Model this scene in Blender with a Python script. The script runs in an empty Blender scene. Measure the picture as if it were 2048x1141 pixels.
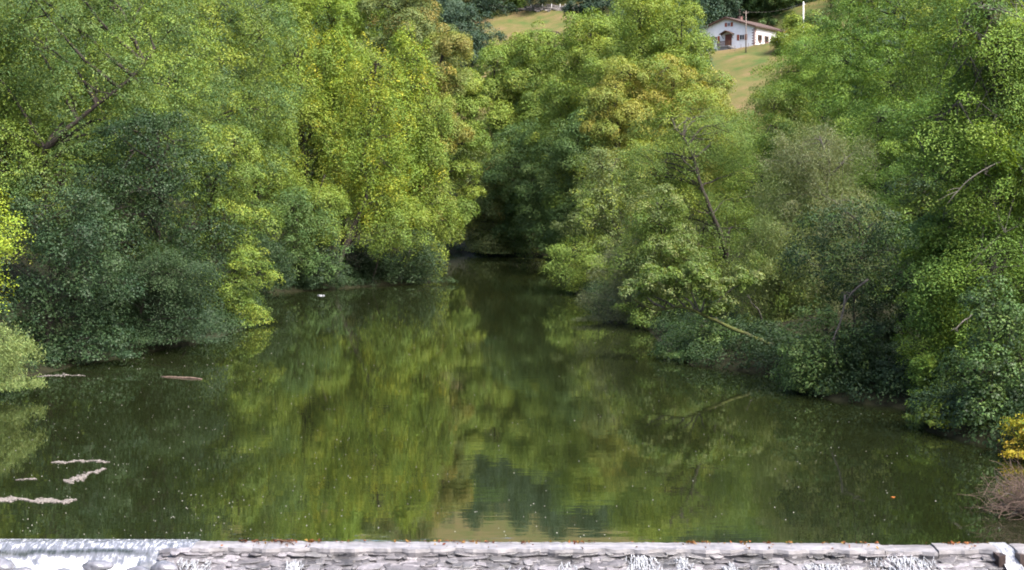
import bpy, math, random
import numpy as np
from mathutils import Vector

S = bpy.context.scene
COL = S.collection
R = math.radians

# ------------------------------------------------------------------ camera, sky, sun, exposure
CAM_H, FPX, PITCH = 8.5, 2844.4, math.atan(0.06)
cam_data = bpy.data.cameras.new("camera")
cam = bpy.data.objects.new("camera", cam_data)
COL.objects.link(cam)
cam_data.sensor_width = 36.0
cam_data.lens = FPX / 2048 * 36.0
cam_data.clip_start = 0.5
cam_data.clip_end = 3000
cam.location = (0, 0, CAM_H)
cam.rotation_euler = (math.pi / 2 - PITCH, 0, 0)
S.camera = cam

SUN_EL, SUN_AZ = R(52), R(132)          # azimuth clockwise from +Y (the way the camera looks)
world = bpy.data.worlds.new("World")
S.world = world
world.use_nodes = True
wn = world.node_tree
bg = wn.nodes["Background"]
sky = wn.nodes.new("ShaderNodeTexSky")
sky.sky_type = 'NISHITA'
sky.sun_disc = False
sky.sun_elevation = SUN_EL
sky.sun_rotation = SUN_AZ
sky.dust_density = 4.5
sky.air_density = 0.75
sky.ozone_density = 0.3
wn.links.new(sky.outputs[0], bg.inputs[0])
bg.inputs[1].default_value = 0.15

sun_data = bpy.data.lights.new("sun", 'SUN')
sun_data.energy = 2.6
sun_data.angle = R(22)
sun_data.color = (1.0, 0.965, 0.90)
sun = bpy.data.objects.new("sun", sun_data)
COL.objects.link(sun)
sd = Vector((math.sin(SUN_AZ) * math.cos(SUN_EL), math.cos(SUN_AZ) * math.cos(SUN_EL), math.sin(SUN_EL)))
sun.rotation_euler = sd.to_track_quat('Z', 'Y').to_euler()
sun.location = (60, 20, 90)

vs = S.view_settings
vs.view_transform = 'Standard'
vs.look = 'None'
vs.gamma = 1
vs.exposure = 2.0
vs.use_curve_mapping = False
cy = S.cycles
cy.max_bounces = 7
cy.diffuse_bounces = 4
cy.glossy_bounces = 3
cy.transmission_bounces = 5
cy.transparent_max_bounces = 4
cy.sample_clamp_indirect = 8
cy.filter_width = 1.9
cy.use_denoising = True
cy.denoiser = 'OPENIMAGEDENOISE'
cy.denoising_input_passes = 'RGB_ALBEDO_NORMAL'
cy.denoising_prefilter = 'ACCURATE'
cy.caustics_reflective = False
cy.caustics_refractive = False


# ------------------------------------------------------------------ helpers
def at(u, v, Y):
    """world point seen at pixel (u, v) of the 2048 x 1141 photograph, at distance Y"""
    cp, sp = math.cos(PITCH), math.sin(PITCH)
    dx, dz_ = (u - 1024.0), (570.5 - v)
    dy = FPX * cp + dz_ * sp
    dz = -FPX * sp + dz_ * cp
    t = Y / dy
    return Vector((dx * t, Y, CAM_H + dz * t))


def at_z(u, v, z):
    cp, sp = math.cos(PITCH), math.sin(PITCH)
    dx, dz_ = (u - 1024.0), (570.5 - v)
    dy = FPX * cp + dz_ * sp
    dz = -FPX * sp + dz_ * cp
    t = (z - CAM_H) / dz
    return Vector((dx * t, dy * t, z))


def tag(o, label=None, cat=None, group=None, kind=None):
    if label: o["label"] = label
    if cat: o["category"] = cat
    if group: o["group"] = group
    if kind: o["kind"] = kind
    return o


def empty(name, loc=(0, 0, 0)):
    o = bpy.data.objects.new(name, None)
    o.empty_display_size = 0.3
    o.location = loc
    COL.objects.link(o)
    return o


class MB:
    """collects shapes in world coordinates, then links them as ONE mesh object"""
    def __init__(self):
        self.v, self.f = [], []

    def box(self, c, s, rz=0.0, jit=0.0, rng=None, tilt=(0, 0)):
        n = len(self.v)
        cz, sz = math.cos(rz), math.sin(rz)
        for k in (-1, 1):
            for (a, b) in ((-1, -1), (1, -1), (1, 1), (-1, 1)):
                x, y, z = a * s[0] / 2, b * s[1] / 2, k * s[2] / 2
                if jit:
                    x += rng.uniform(-jit, jit) * s[0]; y += rng.uniform(-jit, jit) * s[1]; z += rng.uniform(-jit, jit) * s[2]
                z += x * tilt[0] + y * tilt[1]
                self.v.append((c[0] + x * cz - y * sz, c[1] + x * sz + y * cz, c[2] + z))
        for q in ((0, 3, 2, 1), (4, 5, 6, 7), (0, 1, 5, 4), (1, 2, 6, 5), (2, 3, 7, 6), (3, 0, 4, 7)):
            self.f.append(tuple(n + i for i in q))

    def tube(self, pts, radii, k=6, cap=True):
        pts = [Vector(p) for p in pts]
        n0 = len(self.v)
        m = len(pts)
        prev = None
        for i, p in enumerate(pts):
            d = (pts[min(i + 1, m - 1)] - pts[max(i - 1, 0)])
            if d.length < 1e-6: d = Vector((0, 0, 1))
            d.normalize()
            a = prev if prev is not None else (Vector((1, 0, 0)) if abs(d.x) < 0.8 else Vector((0, 1, 0)))
            a = (a - d * a.dot(d)).normalized()
            prev = a
            b = d.cross(a)
            for j in range(k):
                t = 2 * math.pi * j / k
                self.v.append(tuple(p + (a * math.cos(t) + b * math.sin(t)) * radii[i]))
        for i in range(m - 1):
            for j in range(k):
                j2 = (j + 1) % k
                self.f.append((n0 + i * k + j, n0 + i * k + j2, n0 + (i + 1) * k + j2, n0 + (i + 1) * k + j))
        if cap:
            self.f.append(tuple(n0 + j for j in reversed(range(k))))
            self.f.append(tuple(n0 + (m - 1) * k + j for j in range(k)))

    def quad(self, a, b, c, d):
        n = len(self.v)
        self.v += [tuple(a), tuple(b), tuple(c), tuple(d)]
        self.f.append((n, n + 1, n + 2, n + 3))

    def prism(self, poly, ext):
        """closed prism: polygon (3D points) extruded by vector ext"""
        n = len(self.v); m = len(poly); e = Vector(ext)
        self.v += [tuple(Vector(p)) for p in poly] + [tuple(Vector(p) + e) for p in poly]
        self.f.append(tuple(n + i for i in range(m)))
        self.f.append(tuple(n + m + i for i in reversed(range(m))))
        for i in range(m):
            j = (i + 1) % m
            self.f.append((n + j, n + i, n + m + i, n + m + j))

    def build(self, name, mat, parent=None, smooth=False, loc=None):
        me = bpy.data.meshes.new(name)
        off = Vector(loc) if loc is not None else Vector((0, 0, 0))
        if parent is not None and loc is None:
            off = world_loc(parent)
        me.from_pydata([tuple(Vector(p) - off) for p in self.v], [], self.f)
        me.update()
        if smooth:
            me.shade_smooth()
        me.materials.append(mat)
        o = bpy.data.objects.new(name, me)
        COL.objects.link(o)
        if parent is not None:
            o.parent = parent
        else:
            o.location = off
        return o


def world_loc(o):
    p = Vector(o.location)
    while o.parent is not None:
        o = o.parent
        p = p + Vector(o.location)
    return p


def curve(pts, n, wob=0.0, rng=None):
    """smooth polyline (Catmull-Rom) through pts"""
    P = [Vector(p) for p in pts]
    P = [P[0] * 2 - P[1]] + P + [P[-1] * 2 - P[-2]]
    out = []
    segs = len(P) - 3
    for i in range(n + 1):
        t = i / n * segs
        s = min(int(t), segs - 1); t -= s
        a, b, c, d = P[s:s + 4]
        q = 0.5 * ((2 * b) + (c - a) * t + (2 * a - 5 * b + 4 * c - d) * t * t + (3 * b - a - 3 * c + d) * t ** 3)
        if wob and 0 < i < n:
            q = q + Vector((rng.uniform(-wob, wob), rng.uniform(-wob, wob), rng.uniform(-wob, wob)))
        out.append(q)
    return out


# ------------------------------------------------------------------ materials
def new_mat(name):
    m = bpy.data.materials.new(name)
    m.use_nodes = True
    nt = m.node_tree
    b = nt.nodes["Principled BSDF"]
    return m, nt, b


def noise(nt, scale, detail=4, rough=0.6, coord='Object', stretch=None):
    tc = nt.nodes.new("ShaderNodeTexCoord")
    n = nt.nodes.new("ShaderNodeTexNoise")
    n.inputs["Scale"].default_value = scale
    n.inputs["Detail"].default_value = detail
    n.inputs["Roughness"].default_value = rough
    if stretch:
        mp = nt.nodes.new("ShaderNodeMapping")
        mp.inputs["Scale"].default_value = stretch
        nt.links.new(tc.outputs[coord], mp.inputs[0])
        nt.links.new(mp.outputs[0], n.inputs["Vector"])
    else:
        nt.links.new(tc.outputs[coord], n.inputs["Vector"])
    return n


def ramp(nt, src, stops):
    r = nt.nodes.new("ShaderNodeValToRGB")
    e = r.color_ramp.elements
    while len(e) > 2: e.remove(e[-1])
    for i, (p, c) in enumerate(stops):
        el = e[i] if i < 2 else e.new(p)
        el.position = p
        el.color = (*c, 1)
    nt.links.new(src, r.inputs[0])
    return r


def bump(nt, b, src, strength=0.5, dist=0.05):
    n = nt.nodes.new("ShaderNodeBump")
    n.inputs["Strength"].default_value = strength
    n.inputs["Distance"].default_value = dist
    nt.links.new(src, n.inputs["Height"])
    nt.links.new(n.outputs[0], b.inputs["Normal"])
    return n


def noisy(name, c1, c2, scale=4, rough=0.8, bmp=0.4, bd=0.03, spec=0.3, stretch=None, detail=6):
    m, nt, b = new_mat(name)
    n = noise(nt, scale, detail, 0.65, stretch=stretch)
    r = ramp(nt, n.outputs["Fac"], [(0.3, c1), (0.7, c2)])
    nt.links.new(r.outputs[0], b.inputs["Base Color"])
    b.inputs["Roughness"].default_value = rough
    b.inputs["Specular IOR Level"].default_value = spec
    if bmp: bump(nt, b, n.outputs["Fac"], bmp, bd)
    return m


def leaf_material(name, rough, spec, trans):
    m, nt, b = new_mat(name)
    a = nt.nodes.new("ShaderNodeAttribute"); a.attribute_name = "leaf_colour"
    oi = nt.nodes.new("ShaderNodeObjectInfo")
    mx = nt.nodes.new("ShaderNodeMix"); mx.data_type = 'RGBA'; mx.blend_type = 'MULTIPLY'
    mx.inputs[0].default_value = 1.0
    nt.links.new(a.outputs["Color"], mx.inputs[6])
    nt.links.new(oi.outputs["Color"], mx.inputs[7])
    nt.links.new(mx.outputs[2], b.inputs["Base Color"])
    b.inputs["Roughness"].default_value = rough
    b.inputs["Specular IOR Level"].default_value = spec
    t = nt.nodes.new("ShaderNodeBsdfTranslucent")
    tm = nt.nodes.new("ShaderNodeMix"); tm.data_type = 'RGBA'; tm.blend_type = 'MULTIPLY'
    tm.inputs[0].default_value = 1.0
    nt.links.new(mx.outputs[2], tm.inputs[6])
    tm.inputs[7].default_value = (1.5, 1.35, 0.6, 1)
    nt.links.new(tm.outputs[2], t.inputs["Color"])
    ms = nt.nodes.new("ShaderNodeMixShader")
    ms.inputs[0].default_value = trans
    nt.links.new(b.outputs[0], ms.inputs[1])
    nt.links.new(t.outputs[0], ms.inputs[2])
    nt.links.new(ms.outputs[0], nt.nodes["Material Output"].inputs[0])
    return m


M_LEAF = leaf_material("leaf", 0.6, 0.2, 0.30)
M_LEAF_GLOSSY = leaf_material("glossy_leaf", 0.5, 0.16, 0.22)
M_BARK = noisy("bark", (0.010, 0.008, 0.007), (0.04, 0.032, 0.026), 6, 0.9, 0.8, 0.05, stretch=(1, 1, 0.25))
M_BARK_PALE = noisy("pale_bark", (0.03, 0.027, 0.023), (0.10, 0.092, 0.078), 5, 0.85, 0.5, 0.04)
M_MOSS_BARK = noisy("mossy_bark", (0.022, 0.02, 0.012), (0.075, 0.09, 0.015), 2.2, 0.95, 0.8, 0.06)
M_DEAD = noisy("dead_twigs", (0.045, 0.030, 0.023), (0.125, 0.088, 0.070), 8, 0.9, 0.0)
M_WHITE_WALL = noisy("whitewash", (0.56, 0.56, 0.58), (0.66, 0.66, 0.67), 1.2, 0.9, 0.1, 0.02)
M_ROOF = noisy("clay_tiles", (0.040, 0.027, 0.024), (0.082, 0.055, 0.048), 3, 0.85, 0.3, 0.04)
M_SHUTTER = noisy("red_paint", (0.20, 0.045, 0.02), (0.27, 0.065, 0.03), 6, 0.6, 0.0)
M_DOOR = noisy("door_paint", (0.10, 0.030, 0.020), (0.14, 0.045, 0.030), 6, 0.6, 0.0)
M_WOOD_DARK = noisy("dark_wood", (0.05, 0.028, 0.018), (0.10, 0.055, 0.035), 6, 0.8, 0.2)
M_GLASS = noisy("window_glass", (0.012, 0.014, 0.018), (0.03, 0.034, 0.04), 1, 0.08, 0.0, spec=0.6)
M_CONCRETE = noisy("concrete", (0.14, 0.135, 0.135), (0.22, 0.215, 0.215), 4, 0.9, 0.4, 0.02)
M_STONE = noisy("red_stone", (0.10, 0.05, 0.045), (0.20, 0.11, 0.10), 5, 0.9, 0.3)
M_FIELD_STONE = noisy("field_stone", (0.08, 0.068, 0.064), (0.20, 0.185, 0.175), 3, 0.95, 0.5, 0.1)
M_TIMBER = noisy('wet_timber', (0.016, 0.011, 0.010), (0.045, 0.030, 0.026), 6, 0.5, 0.3)
M_POLE = noisy("pole_wood", (0.09, 0.075, 0.065), (0.17, 0.14, 0.12), 4, 0.9, 0.2)
M_POLE_WHITE = noisy("white_pole", (0.55, 0.55, 0.55), (0.68, 0.68, 0.68), 2, 0.7, 0.0)

# crest of the weir: pale wet concrete with grime
M_CREST = noisy("crest_concrete", (0.085, 0.08, 0.082), (0.22, 0.21, 0.22), 2.6, 0.40, 0.35, 0.02, spec=0.5, stretch=(0.6, 2, 2))


def slab_material():
    m, nt, b = new_mat("schist_slabs")
    g = nt.nodes.new("ShaderNodeNewGeometry")
    n = noise(nt, 9, 6, 0.7)
    mixv = nt.nodes.new("ShaderNodeMath"); mixv.operation = 'ADD'
    mul = nt.nodes.new("ShaderNodeMath"); mul.operation = 'MULTIPLY'; mul.inputs[1].default_value = 0.5
    nt.links.new(g.outputs["Random Per Island"], mul.inputs[0])
    mul2 = nt.nodes.new("ShaderNodeMath"); mul2.operation = 'MULTIPLY'; mul2.inputs[1].default_value = 0.55
    nt.links.new(n.outputs["Fac"], mul2.inputs[0])
    nt.links.new(mul.outputs[0], mixv.inputs[0]); nt.links.new(mul2.outputs[0], mixv.inputs[1])
    r = ramp(nt, mixv.outputs[0], [(0.15, (0.030, 0.028, 0.030)), (0.5, (0.088, 0.082, 0.089)), (0.85, (0.20, 0.188, 0.204))])
    wn_ = noise(nt, .9, 5, 0.7)
    wr_ = ramp(nt, wn_.outputs["Fac"], [(0.36, (0.42, 0.44, 0.42)), (0.56, (1.05, 1.05, 1.05))])
    mm = nt.nodes.new("ShaderNodeMix"); mm.data_type = 'RGBA'; mm.blend_type = 'MULTIPLY'; mm.inputs[0].default_value = 1.0
    nt.links.new(r.outputs[0], mm.inputs[6]); nt.links.new(wr_.outputs[0], mm.inputs[7])
    nt.links.new(mm.outputs[2], b.inputs["Base Color"])
    b.inputs["Roughness"].default_value = 0.36
    b.inputs["Specular IOR Level"].default_value = 0.6
    bump(nt, b, n.outputs["Fac"], 1.0, 0.03)
    return m


M_SLAB = slab_material()
M_BOULDER = noisy("wet_boulder", (0.05, 0.05, 0.06), (0.14, 0.14, 0.16), 5, 0.25, 0.5, 0.03, spec=0.7)


def foam_material():
    m, nt, b = new_mat("white_water")
    n = noise(nt, 7, 8, 0.75, stretch=(2.2, 1, 1))
    r = ramp(nt, n.outputs["Fac"], [(0.32, (0.10, 0.11, 0.13)), (0.5, (0.24, 0.25, 0.275)), (0.66, (0.46, 0.47, 0.49))])
    nt.links.new(r.outputs[0], b.inputs["Base Color"])
    b.inputs["Roughness"].default_value = 0.3
    b.inputs["Specular IOR Level"].default_value = 0.5
    bump(nt, b, n.outputs["Fac"], 1.0, 0.05)
    return m


M_FOAM = foam_material()
M_SCUM = noisy("dry_scum", (0.06, 0.052, 0.046), (0.21, 0.19, 0.178), 16, 0.9, 0.3, 0.02)


def water_material():
    m, nt, b = new_mat("river_water")
    b.inputs["Base Color"].default_value = (0.008, 0.0105, 0.0036, 1)
    b.inputs["Roughness"].default_value = 0.018
    b.inputs["IOR"].default_value = 5.0
    b.inputs["Specular IOR Level"].default_value = 0.5
    n1 = noise(nt, 1.0, 3, 0.5, stretch=(0.55, 1.6, 1))
    n2 = noise(nt, 0.16, 2, 0.5, stretch=(1, 1, 1))
    mul = nt.nodes.new("ShaderNodeMath"); mul.operation = 'MULTIPLY'
    nt.links.new(n1.outputs["Fac"], mul.inputs[0])
    nt.links.new(n2.outputs["Fac"], mul.inputs[1])
    bump(nt, b, mul.outputs[0], 1.0, 0.004)
    return m


M_WATER = water_material()


def ground_material():
    m, nt, b = new_mat("ground_cover")
    a = nt.nodes.new("ShaderNodeAttribute"); a.attribute_name = "meadow"
    n = noise(nt, 0.12, 8, 0.65)
    n2 = noise(nt, 1.4, 6, 0.7)
    meadow = ramp(nt, n.outputs["Fac"], [(0.36, (0.045, 0.070, 0.018)), (0.50, (0.085, 0.078, 0.028)), (0.62, (0.115, 0.086, 0.042))])
    floor = ramp(nt, n2.outputs["Fac"], [(0.3, (0.007, 0.007, 0.004)), (0.7, (0.019, 0.020, 0.009))])
    mx = nt.nodes.new("ShaderNodeMix"); mx.data_type = 'RGBA'
    nt.links.new(a.outputs["Fac"], mx.inputs[0])
    nt.links.new(floor.outputs[0], mx.inputs[6])
    nt.links.new(meadow.outputs[0], mx.inputs[7])
    nt.links.new(mx.outputs[2], b.inputs["Base Color"])
    b.inputs["Roughness"].default_value = 0.95
    b.inputs["Specular IOR Level"].default_value = 0.1
    bump(nt, b, n2.outputs["Fac"], 0.6, 0.15)
    return m


M_GROUND = ground_material()

# ------------------------------------------------------------------ the river's plan and the terrain
LEFT_BANK = [(-17.0, -60), (-19, 20), (-20, 40), (-21.5, 55), (-23.5, 64), (-22.2, 73), (-19.8, 80), (-17.2, 92), (-19, 108), (-23, 128),
             (-17.5, 134), (-10.2, 144), (-9.0, 152), (-12, 175), (-18, 205), (-40, 235), (-90, 262)]
RIGHT_BANK = [(17, -60), (16.5, 20), (16.4, 40), (16.8, 47), (15.0, 52), (16.2, 57), (13.2, 60), (12.6, 63), (13.2, 68), (9.0, 72.5),
              (8.3, 80), (8.6, 93), (6.5, 112), (5.2, 130), (6.2, 165), (6.8, 205), (4, 222), (-10, 232), (-40, 260), (-85, 285)]
POLY = np.array(LEFT_BANK + RIGHT_BANK[::-1], float)


def river_sd(X, Y):
    """signed distance to the river's edge (negative over the water)"""
    X = np.asarray(X, float); Y = np.asarray(Y, float)
    d2 = np.full(X.shape, 1e18)
    inside = np.zeros(X.shape, bool)
    n = len(POLY)
    for i in range(n):
        ax, ay = POLY[i]; bx, by = POLY[(i + 1) % n]
        ex, ey = bx - ax, by - ay
        t = np.clip(((X - ax) * ex + (Y - ay) * ey) / (ex * ex + ey * ey), 0, 1)
        d2 = np.minimum(d2, (X - ax - t * ex) ** 2 + (Y - ay - t * ey) ** 2)
        c = ((ay > Y) != (by > Y))
        with np.errstate(divide='ignore', invalid='ignore'):
            xi = ax + (Y - ay) / (by - ay if by != ay else 1e-9) * ex
        inside ^= c & (X < xi)
    d = np.sqrt(d2)
    return np.where(inside, -d, d)


def ground_base(X, Y):
    X = np.asarray(X, float); Y = np.asarray(Y, float)
    s = river_sd(X, Y)
    wob = 0.5 * np.sin(X * 0.31 + Y * 0.17) + 0.4 * np.sin(Y * 0.43 - X * 0.11)
    up = np.clip(s, 0, 3.0) * 0.28 + 0.12 * np.clip(s - 2, 0, 20) + 0.395 * np.clip(s - 14, 0, None)
    up += np.clip(s / 6, 0, 1) * wob * 0.5 + np.clip(s / 60, 0, 1) * 1.3 * np.sin(X * 0.05 + 1) * np.sin(Y * 0.043)
    dn = np.maximum(s * 0.9, -1.6)
    dn = np.where(Y < 34.3, dn - np.clip((34.3 - Y) / 0.8, 0, 1) * 1.6, dn)
    return np.where(s > 0, up, dn)


HA = R(39)                      # the farmhouse is turned this far from the view axis


def ground_hit(u, v, y0=200.0, y1=640.0, f=None):
    ys = np.arange(y0, y1, 0.5)
    pts = np.array([tuple(at(u, v, y)) for y in ys])
    z = (f or ground_z)(pts[:, 0], pts[:, 1])
    k = np.argmax(z >= pts[:, 2])
    return Vector((pts[k, 0], pts[k, 1], z[k]))


HW = ground_hit(1509, 93, f=ground_base)


def ground_z(X, Y):
    """the valley, with the farmhouse's level yard let into the hill"""
    z = ground_base(X, Y)
    X = np.asarray(X, float); Y = np.asarray(Y, float)
    b = (X - HW.x) * math.sin(HA) + (Y - HW.y) * math.cos(HA)
    l = -(X - HW.x) * math.cos(HA) + (Y - HW.y) * math.sin(HA)
    pad = HW.z + .05 * b - .10 * l
    ex = np.maximum(np.maximum(-2.5 - l, l - 17), 0) / 7
    ey = np.where(b < -1.5, (-1.5 - b) / 4, np.where(b > 17, (b - 17) / 8, 0))
    w = np.clip(1 - np.sqrt(ex ** 2 + ey ** 2), 0, 1)
    w = w * w * (3 - 2 * w)
    return z * (1 - w) + pad * w


def gz(x, y):
    return float(ground_z(np.array([x]), np.array([y]))[0])


gx = np.concatenate([np.arange(-330, -60, 6.0), np.arange(-60, 75, 1.1), np.arange(76, 340, 6.0)])
gy = np.concatenate([np.arange(-40, 20, 4.0), np.arange(20, 160, 1.1), np.arange(160, 300, 2.0), np.arange(300, 380, 1.5), np.arange(380, 700, 6.0)])
GX, GY = np.meshgrid(gx, gy)
GZ = ground_z(GX, GY)
nx_, ny_ = len(gx), len(gy)
idx = np.arange(nx_ * ny_).reshape(ny_, nx_)
faces = np.stack([idx[:-1, :-1], idx[:-1, 1:], idx[1:, 1:], idx[1:, :-1]], -1).reshape(-1, 4)


def np_mesh(name, verts, quads, mat, smooth=False):
    me = bpy.data.meshes.new(name)
    nv, nf = len(verts), len(quads)
    me.vertices.add(nv)
    me.vertices.foreach_set("co", np.ascontiguousarray(verts, np.float32).ravel())
    me.loops.add(nf * 4)
    me.loops.foreach_set("vertex_index", np.ascontiguousarray(quads, np.int32).ravel())
    me.polygons.add(nf)
    me.polygons.foreach_set("loop_start", np.arange(0, nf * 4, 4, dtype=np.int32))
    if smooth:
        me.polygons.foreach_set("use_smooth", np.ones(nf, bool))
    me.update(calc_edges=True)
    me.materials.append(mat)
    return me


def link(name, me, parent=None, loc=None):
    o = bpy.data.objects.new(name, me)
    COL.objects.link(o)
    if parent is not None: o.parent = parent
    if loc is not None: o.location = loc
    return o


me = np_mesh("ground", np.stack([GX, GY, GZ], -1).reshape(-1, 3), faces, M_GROUND, True)
s_all = river_sd(GX, GY)
mead = np.clip((s_all - 40) / 14, 0, 1) * np.clip((GY - 200) / 20, 0, 1)
at_m = me.attributes.new("meadow", 'FLOAT', 'POINT')
at_m.data.foreach_set("value", mead.astype(np.float32).ravel())
tag(link("ground", me), "sloping valley ground with dry olive meadow on the far hill", "ground", kind="structure")

# water surface above the weir
CREST_L, CREST_R = at_z(0, 1084, 0.0), at_z(2048, 1090.5, 0.0)
wdir = (CREST_R - CREST_L); wdir.z = 0; wdir.normalize()
wnor = Vector((-wdir.y, wdir.x, 0))            # points upstream


def crest_pt(u, back=0.0, z=0.0):
    """point on the crest's upstream edge below pixel column u, moved upstream by back"""
    t = (u - 0) / 2048.0
    p = CREST_L + (CREST_R - CREST_L) * t + wnor * back
    return Vector((p.x, p.y, z))


wl, wr = crest_pt(-700), crest_pt(2750)
m = MB()
m.quad((wl.x, wl.y, 0), (wr.x, wr.y, 0), (60, 310, 0), (-120, 310, 0))
river = m.build("river", M_WATER)
tag(river, "calm green river pool mirroring the trees above the weir", "river", kind="structure")
m = MB()
m.quad((-40, -50, -1.45), (40, -50, -1.45), (40, 33.0, -1.45), (-40, 33.0, -1.45))
tag(m.build("lower_river", M_WATER), "river water below the weir", "river", kind="structure")

# ------------------------------------------------------------------ foliage
PAL = {
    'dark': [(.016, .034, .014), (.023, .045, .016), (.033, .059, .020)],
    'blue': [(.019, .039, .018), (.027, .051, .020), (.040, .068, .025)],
    'mid': [(.062, .106, .022), (.086, .133, .025), (.116, .164, .028)],
    'midblue': [(.050, .094, .028), (.067, .115, .033), (.092, .138, .039)],
    'fresh': [(.100, .158, .030), (.135, .190, .031), (.170, .215, .034)],
    'yelgreen': [(.120, .190, .028), (.150, .215, .028), (.190, .235, .028)],
    'poplar': [(.110, .176, .030), (.140, .202, .030), (.195, .235, .029), (.28, .28, .03)],
    'gold': [(.135, .175, .036), (.165, .192, .038), (.200, .202, .040), (.225, .195, .042)],
    'olive': [(.090, .126, .042), (.115, .150, .050), (.145, .176, .060)],
    'rust': [(.115, .145, .036), (.145, .160, .038), (.185, .160, .046)],
    'grey': [(.100, .126, .060), (.128, .152, .074), (.160, .182, .092)],
    'yelleaf': [(.170, .230, .026), (.225, .262, .028), (.30, .30, .030)],
    'lime': [(.155, .225, .022), (.20, .265, .025), (.25, .285, .027)],
    'yellow': [(.20, .20, .022), (.27, .24, .024), (.27, .19, .026)],
    'far': [(.030, .056, .036), (.038, .068, .042), (.050, .082, .050)],
}
#        clump radius, thickness, up-bias, outward-bias, droop, leaf size, leaf aspect, leaf jitter, z-stretch of a clump
KIND = {
    'alder':   dict(dome=0.55, rc=0.80, th=0.22, up=0.9, out=0.7, droop=0.30, leaf=.135, asp=.80, jit=0.5, zs=1.0, low=-0.75),
    'layered': dict(rc=1.10, th=0.16, up=1.0, out=0.75, droop=0.30, leaf=.120, asp=.55, jit=0.42, zs=1.0, low=-0.9),
    'poplar':  dict(dome=0.85, rc=0.62, th=0.45, up=0.5, out=0.6, droop=-0.10, leaf=.170, asp=.85, jit=0.75, zs=1.7, low=-0.7),
    'round':   dict(dome=0.70, rc=0.95, th=0.34, up=0.8, out=0.9, droop=0.15, leaf=.190, asp=.80, jit=0.55, zs=1.0, low=-0.55),
    'willow':  dict(rc=0.80, th=0.35, up=0.6, out=0.5, droop=0.45, leaf=.155, asp=.26, jit=0.8, zs=1.35, low=-0.8),
    'shrub':   dict(dome=0.55, rc=0.60, th=0.20, up=0.8, out=0.8, droop=0.35, leaf=.125, asp=.70, jit=0.5, zs=1.0, low=-0.9),
    'spray':   dict(rc=0.75, th=0.12, up=1.4, out=0.5, droop=0.25, leaf=.105, asp=.75, jit=.45, zs=1.0, low=-0.9),
}


def unit(a):
    return a / np.maximum(np.linalg.norm(a, axis=-1, keepdims=True), 1e-9)


def make_lobes(g, rx, ry, h, prof, n, tall=1.0):
    """ellipsoids that fill the crown's envelope; local origin at the crown's bottom centre"""
    def rad(t):
        if prof == 'dome':    return math.sqrt(max(0.03, 1 - t ** 2.2))
        if prof == 'ovate':   return math.sqrt(max(0.08, 1 - ((t - .38) / .63) ** 2)) if t > .38 else 0.72 + .28 * t / .38
        if prof == 'column':  return max(0.30, min(1, 1.25 - 0.95 * t ** 2)) * min(1, 0.55 + 2 * t)
        return max(0.28, math.sin(math.pi * (0.12 + 0.83 * t)) ** 0.6)        # round
    out = []
    k = 0
    # spine
    for t in np.linspace(0.12, 0.86, max(3, int(n * 0.25))):
        r = rad(t)
        lr = 0.55 * r
        out.append((g.uniform(-.08, .08) * rx, g.uniform(-.08, .08) * ry, t * h, lr * rx, lr * ry, max(lr * rx * tall, h * .11)))
    cand = []
    while len(cand) < n and k < n * 60:
        k += 1
        t = g.uniform(0.04, 0.93)
        a = g.uniform(0, 2 * math.pi)
        r = rad(t)
        lr = g.uniform(0.30, 0.46) * (0.55 + 0.45 * r)
        q = max(0.05, (r - lr * 0.72))
        c = (math.cos(a) * q * rx, math.sin(a) * q * ry, t * h)
        size = lr * rx
        if any(((c[0] - d[0]) / rx) ** 2 + ((c[1] - d[1]) / ry) ** 2 + ((c[2] - d[2]) / (h * .5)) ** 2 < 0.085 * (16 / n) for d in cand):
            continue
        zr = min(size * g.uniform(.75, 1.0) * tall, (1.0 - t) * h * 0.95 + 0.25 * size)
        zr = max(zr, 0.35 * size)
        cand.append((*c, size, lr * ry, zr))
    return np.array(out + cand, float)


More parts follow.
